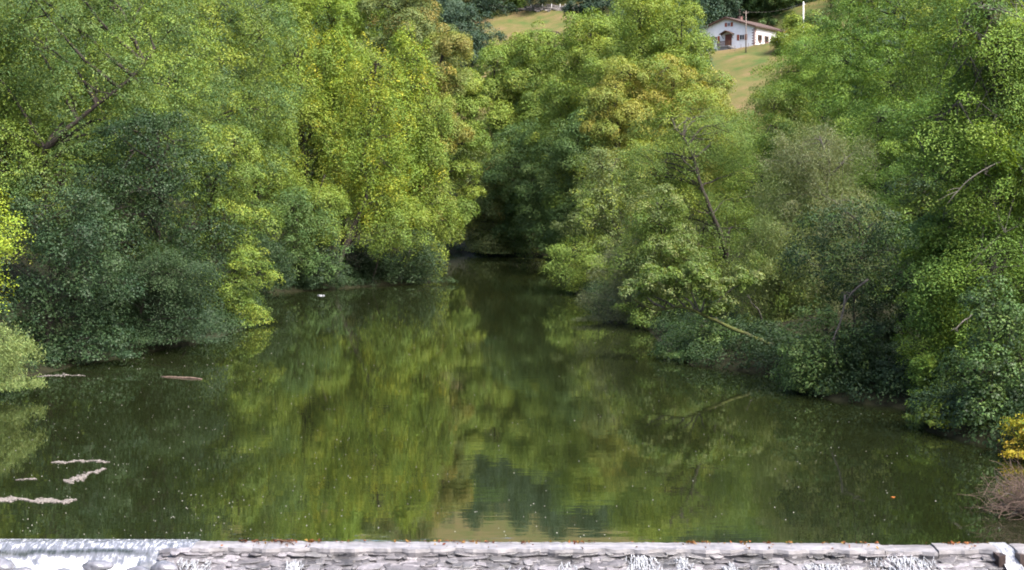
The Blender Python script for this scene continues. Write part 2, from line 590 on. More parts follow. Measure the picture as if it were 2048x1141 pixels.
def crown_arrays(seed, lobes, kind, leaf, n, pal, zmin=None, mixpal=None, mixamt=0.0, fill=0.10, back=0.55, scl=1.0):
    K = KIND[kind]
    g = np.random.default_rng(seed)
    rc0 = K['rc'] * scl
    area = lobes[:, 3] * (lobes[:, 4] + lobes[:, 5])
    nc = np.maximum(6, (area * 3.4 / (rc0 * rc0)).astype(int))
    li = np.repeat(np.arange(len(lobes)), nc)
    d = unit(g.normal(size=(len(li), 3)))
    keep = (d[:, 2] > K['low'] + 0.35 * (g.random(len(li)) - .5))
    li, d = li[keep], d[keep]
    L = lobes[li]
    f = g.uniform(0.78, 1.03, len(li))
    sprig = g.random(len(li)) < 0.16
    f[sprig] = g.uniform(1.05, 1.26, sprig.sum())
    c = L[:, :3] + d * L[:, 3:6] * f[:, None]
    # drop the clumps buried inside other lobes
    buried = np.zeros(len(c), bool)
    for j in range(len(lobes)):
        q = (((c - lobes[j, :3]) / lobes[j, 3:6]) ** 2).sum(1)
        buried |= (q < 0.45) & (li != j)
    c, d, li, sprig = c[~buried], d[~buried], li[~buried], sprig[~buried]
    if zmin is not None:
        k2 = c[:, 2] > zmin
        c, d, li, sprig = c[k2], d[k2], li[k2], sprig[k2]
    nb = int(len(lobes) * (1.5 if len(lobes) < 60 else 0))
    if nb:                                    # boughs that reach out of the outline
        bi = g.integers(0, len(lobes), nb)
        bd_ = g.normal(size=(nb, 3)); bd_[:, 2] = g.uniform(-.25, .45, nb) * 1.2
        if kind == 'poplar': bd_[:, 2] = g.uniform(.8, 2.4, nb)
        if kind == 'willow': bd_[:, 2] = g.uniform(-.6, .9, nb)
        cen = lobes[:, :2].mean(0)
        bd_[:, :2] += 1.2 * unit(lobes[bi, :2] - cen + 1e-3)
        bd_ = unit(bd_)
        for st_, sc_ in ((.95, 1.0), (1.15, .85), (1.33, .7), (1.5, .5)):
            c = np.concatenate([c, lobes[bi, :3] + bd_ * lobes[bi, 3:6] * st_ - np.array([0, 0, .06]) * (st_ - .9) * lobes[bi, 3:4]])
            d = np.concatenate([d, bd_]); li = np.concatenate([li, bi]); sprig = np.concatenate([sprig, np.ones(nb, bool)])
    ncl = len(c)
    outward = unit(d / lobes[li, 3:6])
    nrm = unit(outward * K['out'] + np.array([0, 0, 1.0]) * K['up'] + g.normal(size=(ncl, 3)) * 0.32)
    t1 = unit(np.cross(nrm, g.normal(size=(ncl, 3))))
    t2 = np.cross(nrm, t1)
    rc = rc0 * g.uniform(0.65, 1.35, ncl)
    rc[sprig] *= 0.62
    # clump weights: fewer leaves where the crown turns away from the river's viewing side
    w = rc ** 2 * np.where(d[:, 1] > 0.25, back, 1.0)
    # colours of clumps: mixture within the palette, coherent per lobe
    P = np.array(PAL[pal]); npal = len(P)
    lt = g.random(len(lobes))
    tone = np.clip(lt[li] * 0.75 + g.normal(size=ncl) * 0.22, 0, 0.999)
    if pal == 'poplar':
        tone = np.clip(tone ** 1.5, 0, .999)
    if mixpal:
        P2 = np.array(PAL[mixpal])
    x = tone * (npal - 1)
    i0 = np.clip(x.astype(int), 0, npal - 2)
    fr = (x - i0)[:, None]
    ccol = (P[i0] * (1 - fr) + P[i0 + 1] * fr)
    if mixpal:
        on = g.random(ncl) < mixamt * 2 * np.abs(g.random(len(lobes))[li])
        ccol[on] = P2[g.integers(0, len(P2), on.sum())]
    # leaves
    nf_ = int(n * fill)
    ci = g.choice(ncl, n - nf_, p=w / w.sum())
    m_ = len(ci)
    r = np.sqrt(g.random(m_)) * rc[ci]
    a = g.random(m_) * 2 * np.pi
    px = np.cos(a) * r; py = np.sin(a) * r * 0.8
    hgt = g.normal(size=m_) * K['th'] * rc[ci]
    pos = c[ci] + t1[ci] * px[:, None] + t2[ci] * py[:, None] + nrm[ci] * hgt[:, None]
    pos[:, 2] -= K['droop'] * (r ** 2) / np.maximum(rc[ci], .1)
    if K['zs'] != 1.0:
        pos[:, 2] = c[ci, 2] + (pos[:, 2] - c[ci, 2]) * K['zs']
    nl = unit(nrm[ci] + g.normal(size=(m_, 3)) * K['jit'])
    if 'dome' in K:                           # leaves lie over small domes
        d2 = unit(g.normal(size=(m_, 3)))
        dn = (d2 * nrm[ci]).sum(1)
        flip = dn < -0.25
        d2[flip] -= 2 * dn[flip][:, None] * nrm[ci][flip]
        dn = np.abs(dn) * np.where(dn < -0.25, 1, np.sign(dn))
        rad_ = rc[ci] * (0.62 + 0.42 * np.sqrt(g.random(m_)))
        off = d2 - nrm[ci] * (dn * (1 - K['dome']))[:, None]
        pos = c[ci] + off * rad_[:, None]
        pos[:, 2] = c[ci, 2] + (pos[:, 2] - c[ci, 2]) * K['zs'] - K['droop'] * .5 * (rad_ * np.sqrt(np.maximum(0, 1 - dn ** 2))) ** 2
        nl = unit(d2 * 0.9 + np.array([0, 0, .35]) + g.normal(size=(m_, 3)) * K['jit'] * .6)
    col = ccol[ci]
    # inner leaves
    wl_ = lobes[:, 3] * lobes[:, 4] * lobes[:, 5]
    lj = g.choice(len(lobes), nf_, p=wl_ / wl_.sum())
    dd = unit(g.normal(size=(nf_, 3))) * (g.random((nf_, 1)) ** 0.4) * 0.85
    pos = np.concatenate([pos, lobes[lj, :3] + dd * lobes[lj, 3:6]])
    nl = np.concatenate([nl, unit(g.normal(size=(nf_, 3)) + np.array([0, 0, .6]))])
    col = np.concatenate([col, P[g.integers(0, npal, nf_)]])
    N = len(pos)
    if zmin is not None:
        pos[:, 2] = np.maximum(pos[:, 2], zmin + g.random(N) * 0.25)
    ax = unit(np.cross(nl, g.normal(size=(N, 3))))
    if kind == 'willow':                      # leaves hang
        ax = unit(ax + np.array([0, 0, -0.9])); nl = unit(np.cross(ax, g.normal(size=(N, 3))))
    bx = np.cross(nl, ax)
    ln = leaf * g.uniform(0.65, 1.35, N)[:, None]
    wd = ln * K['asp'] * 0.5
    fold = nl * (ln * 0.10)
    V = np.stack([pos - ax * ln * .5, pos + bx * wd + fold, pos + ax * ln * .5, pos - bx * wd + fold], 1)
    col = col * g.uniform(0.88, 1.14, N)[:, None] * (1 + g.normal(size=(N, 3)) * np.array([.06, .03, .06]))
    return V.reshape(-1, 3), np.clip(col, 0.004, .7), c


def leaf_mesh(name, V, col, mat):
    q = np.arange(len(V), dtype=np.int32).reshape(-1, 4)
    me = np_mesh(name, V, q, mat)
    a = me.attributes.new("leaf_colour", 'FLOAT_COLOR', 'FACE')
    c4 = np.ones((len(q), 4), np.float32); c4[:, :3] = col
    a.data.foreach_set("color", c4.ravel())
    return me


def inland(x, y, want):
    """nearest standing place at least `want` metres from the water"""
    for _ in range(40):
        s = float(river_sd(np.array([x]), np.array([y]))[0])
        if s >= want: break
        e = 0.5
        gxd = float(river_sd(np.array([x + e]), np.array([y]))[0] - river_sd(np.array([x - e]), np.array([y]))[0])
        gyd = float(river_sd(np.array([x]), np.array([y + e]))[0] - river_sd(np.array([x]), np.array([y - e]))[0])
        ll = math.hypot(gxd, gyd) or 1
        st = max(0.3, (want - s) * 0.8)
        x += gxd / ll * st; y += gyd / ll * st
    return x, y


def plant(name, label, cat, u, vt, vb, hw, Y, kind, pal, prof='round', n=None, lobes=14, group=None, mix=None, mixamt=0.0,
          trunk=None, tr=None, dens=1.0, seed=None, glossy=False, tall=1.0, depth=0.85, bark=None, leafk=1.0, tint=None, twigs=0, base=None):
    seed = seed if seed is not None else (abs(hash((u, vt, Y))) % 100000)
    g = np.random.default_rng(seed + 7)
    rg = random.Random(seed + 3)
    pc = at(u, (vt + vb) / 2, Y)
    zt, zb = at(u, vt, Y).z, at(u, vb, Y).z
    rx = 1.12 * hw / FPX * Y
    ry = min(rx * depth, 7.0)
    h = zt - zb
    if base:
        bp = at(base[0], base[1], base[2] if len(base) > 2 else Y); bxy = (bp.x, bp.y)
    else:
        bxy = inland(pc.x, Y, 0.9 if h < 6 else 1.6)
    bz = gz(*bxy)
    root = empty(name, (bxy[0], bxy[1], bz))
    tag(root, label, cat, group)
    loc = Vector((bxy[0], bxy[1], bz))
    L = make_lobes(g, rx, ry, h, prof, lobes, tall)
    L[:, 0] += pc.x; L[:, 1] += Y; L[:, 2] += zb
    # crowns over the water stay just above it
    K = KIND[kind]
    leaf = max(K['leaf'] * leafk * .82, Y * 0.00106 * (0.75 + 0.25 * leafk))
    scl = max(1.0, min(1.6, Y / 120.0)) if rx > 2.5 else max(0.55, min(1.0, rx / 2.5)) * max(1.0, Y / 130)
    if n is None:
        a = math.pi * rx * h / 2
        if Y > 155: dens *= 1.7
        n = int(min(190000, max(3000, 2.7 * a / (leaf * leaf * K['asp'] * 0.5) * 1.25 * dens)))
    V, col, cl = crown_arrays(seed, L, kind, leaf, n, pal, zmin=0.12 + .55 * g.random() ** 1.5, mixpal=mix, mixamt=mixamt, scl=scl)
    keep = np.ones(len(col), bool)
    me = leaf_mesh("crown", V - np.array(loc), col, M_LEAF_GLOSSY if glossy else M_LEAF)
    o = link("crown", me, root)
    if tint: o.color = (*tint, 1)
    # trunk with limbs
    tr = tr or max(0.05, min(0.36, h * 0.016))
    mb = MB()
    if trunk:
        pts = [loc - Vector((0, 0, 0.3))] + [at(*p, Y) if len(p) == 2 else at(*p) for p in trunk]
    else:
        top = Vector((pc.x + rg.uniform(-.15, .15) * rx, Y + rg.uniform(-.2, .2) * ry, zb + h * 0.84))
        midp = loc.lerp(top, 0.45) + Vector((rg.uniform(-.1, .1) * rx, rg.uniform(-.1, .1) * ry, 0))
        pts = [loc - Vector((0, 0, 0.3)), midp, top]
    path = curve(pts, 12, tr * 0.5, rg)
    mb.tube(path, [tr * (1.25 if i == 0 else 1) * (1 - 0.8 * i / 12) for i in range(13)], 8)
    for j in range(len(L)):
        c = Vector(L[j, :3])
        cand = [p for p in path if p.z < c.z - 0.1 * h * 0.3] or [path[1]]
        s_ = min(cand, key=lambda p: (p - c).length)
        midq = s_.lerp(c, 0.5) + Vector((rg.uniform(-.1, .1) * rx, rg.uniform(-.1, .1) * rx, rg.uniform(-.02, .08) * h))
        lp = curve([s_, midq, c], 6, tr * .25, rg)
        r0 = tr * rg.uniform(.28, .5)
        mb.tube(lp, [r0 * (1 - .7 * i / 6) for i in range(7)], 5, False)
        dist2 = ((cl - L[j, :3]) ** 2).sum(1)
        near = np.argsort(dist2)[:40]
        for k in rg.sample(list(near), min(len(near), 5 + twigs)):
            e = Vector(cl[k])
            st = lp[rg.randint(3, 6)]
            q = st.lerp(e, .55) + Vector((0, 0, rg.uniform(0, .12) * (e - st).length))
            bp_ = [st, q, e]
            mb.tube(bp_, [r0 * .3, r0 * .2, r0 * .08], 4, False)
    mb.build("trunk", bark or M_BARK, root, True)
    return root


T = plant
exec_list = []
# ---- left bank, from the weir upstream
LB, RB, FB = "trees and bushes of the left bank", "trees and bushes of the right bank", "trees where the river bends"
T("maple_tree", "bright yellow-green tree whose leafy sprays enter at the photo's left edge", "tree", -100, 325, 640, 118, 50, 'spray', 'lime', 'ovate', lobes=16, group=LB, dens=.6)
T("willow_shrub", "pale grey-green feathery bush at the waterline below the bright yellow-green tree", "shrub", 0, 650, 778, 66, 61, 'willow', 'grey', 'dome', lobes=12, group=LB, tint=(1.25, 1.4, 1.0))
T("alder_tree", "dark green bushy tree at the water right of the feathery grey bush", "tree", 120, 380, 742, 118, 73, 'alder', 'blue', 'ovate', lobes=24, group=LB, glossy=True)
T("broadleaf_tree", "tall airy tree with a dark trunk forking to the right, upper left corner", "tree", 150, -120, 500, 255, 90, 'alder', 'fresh', 'ovate', lobes=30, group=LB,
  trunk=[(85, 430, 88), (84, 330, 87), (103, 283, 86.6), (150, 240, 86.6), (235, 175, 87), (290, 130, 88)], tr=.30, dens=.9, mix='midblue', mixamt=.7)
T("broadleaf_tree", "tree with a dark upright trunk cut off by the photo's left edge", "tree", -60, -90, 480, 150, 94, 'alder', 'fresh', 'ovate', lobes=20, group=LB, trunk=[(8, 420), (12, 260), (4, 170), (-20, 60)], tr=.36, mix='yelgreen', mixamt=.15)
T("alder_tree", "dense very dark green tree in the middle of the left bank's front row", "tree", 300, 215, 712, 132, 83, 'alder', 'dark', 'ovate', lobes=30, group=LB, glossy=True)
T("alder_shrub", "dark grey-green bush trailing its branches on the water under the dense dark tree", "shrub", 315, 500, 718, 112, 79.5, 'layered', 'blue', 'ovate', lobes=22, group=LB)
T("alder_tree", "green tree with a sunlit yellow-green right flank hanging over the pool", "tree", 455, 238, 680, 85, 95, 'alder', 'mid', 'ovate', lobes=24, group=LB, mix='fresh', mixamt=.6,
  trunk=[(418, 440), (426, 380), (438, 350), (462, 325)], tr=.22)
T("broadleaf_tree", "tall plain green tree filling the top between forked trunk and pale poplars", "tree", 420, -110, 340, 150, 120, 'alder', 'fresh', 'ovate', lobes=26, group=LB, mix='midblue', mixamt=.6)
T("broadleaf_tree", "tall green tree behind the forked dark trunk, reaching above the photo", "tree", 270, -150, 330, 170, 110, 'alder', 'midblue', 'ovate', lobes=24, group=LB, mix='fresh', mixamt=.5)
T("broadleaf_tree", "slim green tree standing just left of the pale poplars", "tree", 520, 40, 480, 75, 138, 'poplar', 'fresh', 'ovate', lobes=20, group=LB, tall=1.3, mix='mid', mixamt=.3)
T("alder_tree", "blue-green bush-like tree with dark shade at its foot, below the pale poplars", "tree", 588, 380, 586, 74, 133.5, 'alder', 'midblue', 'ovate', lobes=20, group=LB)
T("poplar_tree", "pale green poplar, leftmost of the poplars on the left bank", "tree", 605, 15, 480, 80, 152, 'poplar', 'fresh', 'column', lobes=26, group=LB, tall=1.6, mix='poplar', mixamt=.15)
T("poplar_tree", "light green narrow poplar between the palest and the yellow-flecked poplars", "tree", 685, 45, 440, 60, 153, 'poplar', 'yelgreen', 'column', lobes=22, group=LB, tall=1.8, mix='yelleaf', mixamt=.2)
T("poplar_tree", "poplar with bright yellow patches and a dark trunk by the bank opening", "tree", 745, 95, 490, 72, 141, 'poplar', 'poplar', 'column', lobes=28, group=LB, tall=1.6,
  trunk=[(690, 500, 138.6), (722, 420, 138.8), (735, 370, 139), (728, 330, 139.5), (740, 260, 140), (748, 160, 141)], tr=.28, base=(668, 572, 138), mix='yelleaf', mixamt=.16)
T("poplar_tree", "yellow-green poplar with pointed tops, rightmost poplar of the left bank", "tree", 820, 58, 480, 54, 147, 'poplar', 'yelgreen', 'column', lobes=24, group=LB, tall=1.7, mix='yelleaf', mixamt=.25)
T("broadleaf_tree", "small light green tree with slanting trunk in front of the poplars", "tree", 640, 375, 500, 54, 136, 'round', 'fresh', 'ovate', lobes=14, group=LB, trunk=[(612, 470), (632, 410), (650, 350)], tr=.2, leafk=.8)
T("broadleaf_tree", "green tree at the left bank's tip trailing leaves down to the water", "tree", 858, 180, 563, 50, 147, 'poplar', 'fresh', 'ovate', lobes=24, group=LB, tall=1.4, mix='rust', mixamt=.08)
T("broadleaf_tree", "round green tree low beside the dark trunk of the yellow-flecked poplar", "tree", 785, 400, 505, 52, 139, 'round', 'fresh', 'ovate', lobes=14, group=LB, leafk=.8, dens=.9)
T("broadleaf_tree", "olive-brown tree rising above the yellow-green poplars at the photo's top", "tree", 815, -70, 260, 85, 178, 'round', 'olive', 'ovate', lobes=20, group=LB, mix='rust', mixamt=.25)
T("broadleaf_tree", "light green tree above the pale poplars, reaching the photo's top", "tree", 655, -90, 260, 110, 182, 'round', 'yelgreen', 'ovate', lobes=24, group=LB)
T("broadleaf_tree", "tree with orange-tinged crown beside the blue-green hillside tree", "tree", 885, 40, 300, 46, 166, 'round', 'rust', 'ovate', lobes=14, group=LB, mix='gold', mixamt=.3)
T("bank_shrub", "dark green shrub at the foot of the left bank's tip", "shrub", 825, 470, 568, 60, 143, 'shrub', 'blue', 'dome', lobes=16, group=LB)
T("broadleaf_tree", "green tree at the river's bend, right behind the left bank's tip", "tree", 912, 110, 495, 46, 188, 'round', 'fresh', 'ovate', lobes=18, group=FB)
# ---- the bend
T("broadleaf_tree", "light green round-topped tree under the olive meadow at the bend", "tree", 990, 72, 505, 75, 226, 'round', 'fresh', 'ovate', lobes=26, group=FB)
T("broadleaf_tree", "tall green tree just right of the meadow gap, middle of the bend", "tree", 1095, 42, 505, 84, 224, 'round', 'fresh', 'ovate', lobes=26, group=FB, mix='mid', mixamt=.3)
T("broadleaf_tree", "dark bluish tree overhanging the black water at the bend", "tree", 1070, 240, 505, 84, 210, 'round', 'midblue', 'ovate', lobes=22, group=FB)
T("broadleaf_tree", "olive tree trailing yellowish leaf strands into the water at the bend", "tree", 968, 300, 508, 88, 216, 'round', 'olive', 'dome', lobes=22, group=FB, mix='rust', mixamt=.2)
T("alder_tree", "grey-blue bushy tree where the right bank meets the bend", "tree", 1115, 280, 505, 58, 190, 'alder', 'midblue', 'ovate', lobes=18, group=FB)
T("plane_tree", "big light green lumpy tree between meadow gap and golden tree", "tree", 1190, 18, 430, 95, 196, 'round', 'fresh', 'ovate', lobes=30, group=FB, mix='yelgreen', mixamt=.15)
T("broadleaf_tree", "mid green tree on the right bank below the big lumpy light green tree", "tree", 1165, 215, 490, 62, 172, 'round', 'midblue', 'ovate', lobes=20, group=RB, mix='fresh', mixamt=.2)
# ---- right bank, from the bend back to the weir
T("plane_tree", "tallest light green lumpy tree, cut by the photo's top, left of the farmhouse", "tree", 1290, -45, 330, 95, 182, 'round', 'fresh', 'ovate', lobes=28, group=RB, mix='yelgreen', mixamt=.2)
T("plane_tree", "light green tree touching the left end of the white farmhouse", "tree", 1366, 5, 280, 50, 176, 'round', 'fresh', 'ovate', lobes=22, group=RB)
T("broadleaf_tree", "broad golden-tinged tree below the lumpy light green trees", "tree", 1335, 120, 430, 105, 160, 'round', 'gold', 'ovate', lobes=28, group=RB, mix='fresh', mixamt=.3, leafk=.9)
T("broadleaf_tree", "yellow-golden tree top at the left end of the golden foliage", "tree", 1238, 118, 420, 52, 157, 'round', 'gold', 'ovate', lobes=18, group=RB, leafk=.9)
T("broadleaf_tree", "reddish-gold tinged tree below the sloping farmhouse meadow", "tree", 1428, 140, 400, 48, 166, 'round', 'rust', 'ovate', lobes=16, group=RB, mix='fresh', mixamt=.3, leafk=.9)
T("broadleaf_tree", "olive green tree between the bend and the golden trees, over the water", "tree", 1215, 300, 585, 82, 131, 'alder', 'olive', 'ovate', lobes=26, group=RB, mix='fresh', mixamt=.35)
T("bank_shrub", "light green low tree reaching out over the water toward the left bank", "shrub", 1175, 470, 578, 62, 128, 'layered', 'fresh', 'ovate', lobes=14, group=RB, twigs=2)
T("alder_tree", "layered green tree with a dark trunk leaning left, centre of right bank", "tree", 1395, 195, 610, 138, 99, 'layered', 'mid', 'ovate', lobes=34, group=RB, mix='fresh', mixamt=.25, dens=.8, base=(1462, 590),
  trunk=[(1452, 530, 97), (1437, 465, 95.8), (1415, 400, 95.6), (1392, 345, 95.8), (1378, 290, 96), (1350, 258, 97)], tr=.22)
T("willow_shrub", "grey twiggy bush low over the water beneath the layered tree", "shrub", 1245, 480, 680, 68, 98, 'willow', 'grey', 'dome', lobes=18, group=RB, dens=.55, twigs=7, bark=M_BARK_PALE)
T("alder_tree", "olive-green bushy tree between the grey twiggy bush and the leaning trunk", "tree", 1325, 370, 670, 75, 94, 'alder', 'mid', 'ovate', lobes=22, group=RB, mix='olive', mixamt=.3)
T("bank_shrub", "glossy green bush at the waterline under the mossy leaning trunk", "shrub", 1408, 634, 735, 72, 75.8, 'shrub', 'midblue', 'dome', lobes=20, group=RB, glossy=True)
T("willow_tree", "big grey-olive fine-leaved tree right of the mossy leaning trunk", "tree", 1640, 250, 700, 112, 84, 'willow', 'olive', 'ovate', lobes=30, group=RB, mix='grey', mixamt=.5, twigs=2, bark=M_BARK_PALE)
T("willow_shrub", "grey-olive bush directly behind the mossy trunk's lower end", "shrub", 1560, 430, 680, 76, 82, 'willow', 'olive', 'ovate', lobes=18, group=RB, mix='mid', mixamt=.3)
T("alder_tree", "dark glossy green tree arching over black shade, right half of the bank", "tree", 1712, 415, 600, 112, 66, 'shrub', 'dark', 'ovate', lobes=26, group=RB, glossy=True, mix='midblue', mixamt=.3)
T("bank_shrub", "mid green bush drooping to the water left of the black shade", "shrub", 1645, 590, 800, 74, 62.5, 'shrub', 'midblue', 'dome', lobes=20, group=RB, glossy=True)
T("ash_tree", "tall layered tree with drooping sprays filling the photo's right edge", "tree", 1985, -90, 840, 150, 58, 'layered', 'mid', 'ovate', lobes=58, group=RB, mix='fresh', mixamt=.5, dens=2.2, depth=.75, tint=(.86, 1.0, .95), twigs=1, bark=M_BARK_PALE)
T("alder_tree", "layered green tree leaning out just right of the black shade", "tree", 1880, 400, 835, 66, 58.5, 'layered', 'mid', 'ovate', lobes=26, group=RB, mix='fresh', mixamt=.5, dens=1.6, tint=(.86, 1.0, .95))
T("laurel_shrub", "dark glossy bush at the right edge above the yellow bush", "shrub", 1990, 560, 890, 92, 51, 'shrub', 'midblue', 'dome', lobes=26, group=RB, glossy=True, mix='dark', mixamt=.4)
T("bank_shrub", "low light green plant at the waterline left of the dark glossy bush", "shrub", 1885, 812, 882, 62, 52, 'shrub', 'fresh', 'dome', lobes=12, group=RB)
T("maple_shrub", "small yellow-leaved bush at the right edge over the water", "shrub", 2068, 828, 932, 62, 46.5, 'spray', 'yellow', 'dome', lobes=10, group=RB, mix='yelgreen', mixamt=.2)
T("locust_tree", "bright green tree with a sprig pointing at the farmhouse meadow", "tree", 1640, 62, 360, 104, 118, 'layered', 'fresh', 'ovate', lobes=26, group=RB, mix='mid', mixamt=.25, tint=(.85, 1.0, .9))
T("locust_tree", "smaller bright green tree under the farmhouse meadow's right side", "tree", 1555, 165, 360, 62, 115, 'layered', 'mid', 'ovate', lobes=18, group=RB, mix='fresh', mixamt=.3)
T("ash_tree", "tall light green tree at the top, left of the right edge's layered tree", "tree", 1790, -90, 330, 135, 104, 'alder', 'fresh', 'ovate', lobes=28, group=RB, mix='mid', mixamt=.3, tint=(.84, 1.0, .92))
T("ash_tree", "tall green tree with slanting bare branch in the upper right corner", "tree", 1960, -130, 360, 130, 90, 'alder', 'mid', 'ovate', lobes=26, group=RB, mix='fresh', mixamt=.3, bark=M_BARK_PALE, trunk=[(2000, 420), (1995, 200), (1975, 100), (1955, 20)], tr=.2)
T("broadleaf_tree", "fresh green tree in the middle of the right bank's upper slope", "tree", 1770, 195, 520, 112, 90, 'layered', 'mid', 'ovate', lobes=28, group=RB, mix='fresh', mixamt=.45, tint=(.84, 1.0, .95))
T("broadleaf_tree", "dark-hollowed green tree between the leaning trunk and the grey-olive tree", "tree", 1515, 235, 500, 76, 111, 'round', 'mid', 'ovate', lobes=22, group=RB, mix='fresh', mixamt=.25, leafk=.7, tint=(.84, 1.0, .95))
T("alder_tree", "dark green tree behind the glossy arching tree, above the black shade", "tree", 1850, 300, 650, 70, 70, 'alder', 'mid', 'ovate', lobes=20, group=RB, mix='dark', mixamt=.4)
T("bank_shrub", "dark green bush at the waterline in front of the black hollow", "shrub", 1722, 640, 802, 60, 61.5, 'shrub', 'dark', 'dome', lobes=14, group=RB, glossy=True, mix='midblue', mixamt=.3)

T("bank_shrub", "dark bush added as shade under the lower end of the mossy leaning trunk", "shrub", 1545, 665, 742, 55, 76.5, 'shrub', 'dark', 'dome', lobes=14, group=RB)  # added dark leaves stand in for the black shade below the trunk
T("bank_shrub", "bush at the waterline left of the blue-green bush-like tree, in the small bay", "shrub", 520, 470, 600, 60, 122, 'alder', 'dark', 'dome', lobes=14, group=LB)
T("bank_shrub", "low green bush at the water below the yellow-green flank", "shrub", 470, 575, 665, 58, 97, 'shrub', 'mid', 'dome', lobes=14, group=LB)
T("broadleaf_tree", "round green tree top just under the meadow's right half", "tree", 1040, 70, 300, 48, 236, 'round', 'fresh', 'ovate', lobes=16, group=FB)
T("ash_tree", "light green tree covering the foot of the white pole", "tree", 1618, 56, 280, 56, 150, 'round', 'fresh', 'ovate', lobes=18, group=RB, leafk=.8)
T("broadleaf_tree", "mid green tree filling the slope right of the white pole", "tree", 1665, -40, 200, 50, 210, 'round', 'midblue', 'ovate', lobes=18, group=RB, mix='fresh', mixamt=.3)
T("laurel_shrub", "very dark bush added to blacken the hollow of the right bank", "shrub", 1812, 490, 770, 62, 67, 'shrub', 'dark', 'dome', lobes=18, group=RB, tint=(.7, .7, .7))  # added to blacken the hollow; deep shade is put into the leaf tint
T("bank_shrub", "dark shaded bush in the hollow right of the slanting trunk's foot", "shrub", 712, 490, 575, 46, 142, 'shrub', 'dark', 'dome', lobes=12, group=LB, tint=(.6, .6, .6))  # added to darken the bank opening; its shade is in the tint
T("bank_shrub", "dark bush added over lit soil behind the hanging bare branch, up the right bank", "shrub", 1745, 545, 715, 55, 73, 'shrub', 'dark', 'dome', lobes=14, group=RB)  # added dark leaves hide sunlit ground where the hollow lies in shade
T("bank_shrub", "green shrub hanging over the water between the blue-green tree and the slanting trunk", "shrub", 640, 500, 584, 44, 134, 'alder', 'blue', 'dome', lobes=12, group=LB)
# ---- the hillside beyond


def hill_tree(label, u, vt, vb, hw, Y, kind, pal, prof='ovate', lobes=14, cat="tree", name="hillside_tree"):
    p = at(u, vb, Y)
    T(name, label, cat, u, vt, vb, hw, Y, kind, pal, prof, lobes=lobes, group="trees on the far hillside", dens=1.6, base=(u, vb))


WALL_Y = ground_hit(1050, 18).y
hill_tree("blue-green rounded tree at the meadow's left edge", 920, 12, 150, 66, 318, 'round', 'far', lobes=22)
hill_tree("blue-green tree top left of the meadow, cut by the photo's top", 872, -70, 60, 45, 352, 'round', 'far', lobes=14)
hill_tree("small dark tree standing at the meadow's stone wall", 966, -16, 17, 13, WALL_Y + 2, 'round', 'far', lobes=8)
hill_tree("small round green tree on the stone wall above the meadow", 1036, -18, 18, 17, WALL_Y + 1, 'round', 'mid', lobes=8)
hill_tree("dark bluish tree at the meadow's right end", 1192, -90, 75, 46, 372, 'round', 'far', lobes=16)
hill_tree("dark bluish tree right behind the stone wall's right end", 1150, -70, 18, 38, WALL_Y + 8, 'round', 'far', lobes=14)
hill_tree("small fresh green tree at the farmhouse's right end", 1580, 34, 110, 25, HW.y - 14, 'round', 'fresh', lobes=12)
hill_tree("dark tree straight behind the farmhouse roof", 1480, -90, 60, 60, HW.y + 34, 'round', 'far', lobes=18)
hill_tree("dark bluish tree behind the farmhouse's left end", 1408, -100, 60, 50, HW.y + 40, 'round', 'far', lobes=16)
hill_tree("dull green tree behind the farmhouse's right end", 1552, -90, 70, 44, HW.y + 26, 'round', 'midblue', lobes=16)
hill_tree("dark tree beside the white pole, right of the farmhouse", 1602, -80, 90, 40, HW.y + 30, 'round', 'far', lobes=16)

# far wood: one mass of crowns
protos = []
for k in range(4):
    g = np.random.default_rng(900 + k)
    L = make_lobes(g, 1.0, 1.0, 2.2, 'ovate', 12)
    pl_ = ('far', 'far', 'midblue', 'mid')[k]
    V, c_, _ = crown_arrays(910 + k, L * np.array([6, 6, 6, 6, 6, 6.0]), 'round', 0.62, 1500, pl_, back=1.0, scl=1.7)
    V2, c2_, _ = crown_arrays(910 + k, L * np.array([6, 6, 6, 6, 6, 6.0]), 'round', 0.34, 9000, pl_, back=1.0, scl=1.3)
    protos.append(((V, c_), (V2, c2_)))
g = np.random.default_rng(77)
sp = 11.5
WX, WY = np.meshgrid(np.arange(-260, 262, sp), np.arange(60, 530, sp))
WX = (WX + g.uniform(-4, 4, WX.shape)).ravel(); WY = (WY + g.uniform(-4, 4, WY.shape)).ravel()
ws = river_sd(WX, WY)
wu = 1024 + WX / WY * FPX
ok = (ws > 24) & (np.abs(wu - 1024) < 1400)
ok &= ~((wu > 850) & (wu < 1245) & (WY > 215) & (WY < 425))
ok &= ~((wu > 1370) & (wu < 1720) & (WY > 120) & (WY < HW.y + 24))
ok &= ~((wu > 1300) & (wu < 1700) & (WY > 180) & (WY < 260))
VV, CC = [], []
for x, y in zip(WX[ok], WY[ok]):
    pu = 1024 + x / y * FPX
    fine = 840 < pu < 1680 and y > 240
    pv, pc_ = (protos[g.integers(0, 4)] if y < 300 else protos[g.choice([0, 0, 1, 2])])[1 if fine else 0]
    nfine = globals().get('nfine', 0) + fine
    a = g.uniform(0, 6.28); s_ = g.uniform(.8, 1.25)
    ca, sa = math.cos(a) * s_, math.sin(a) * s_
    q = np.empty_like(pv)
    q[:, 0] = pv[:, 0] * ca - pv[:, 1] * sa + x
    q[:, 1] = pv[:, 0] * sa + pv[:, 1] * ca + y
    q[:, 2] = pv[:, 2] * s_ * g.uniform(.9, 1.2) + gz(x, y) + 1.0
    VV.append(q); CC.append(pc_ * g.uniform(.85, 1.2))
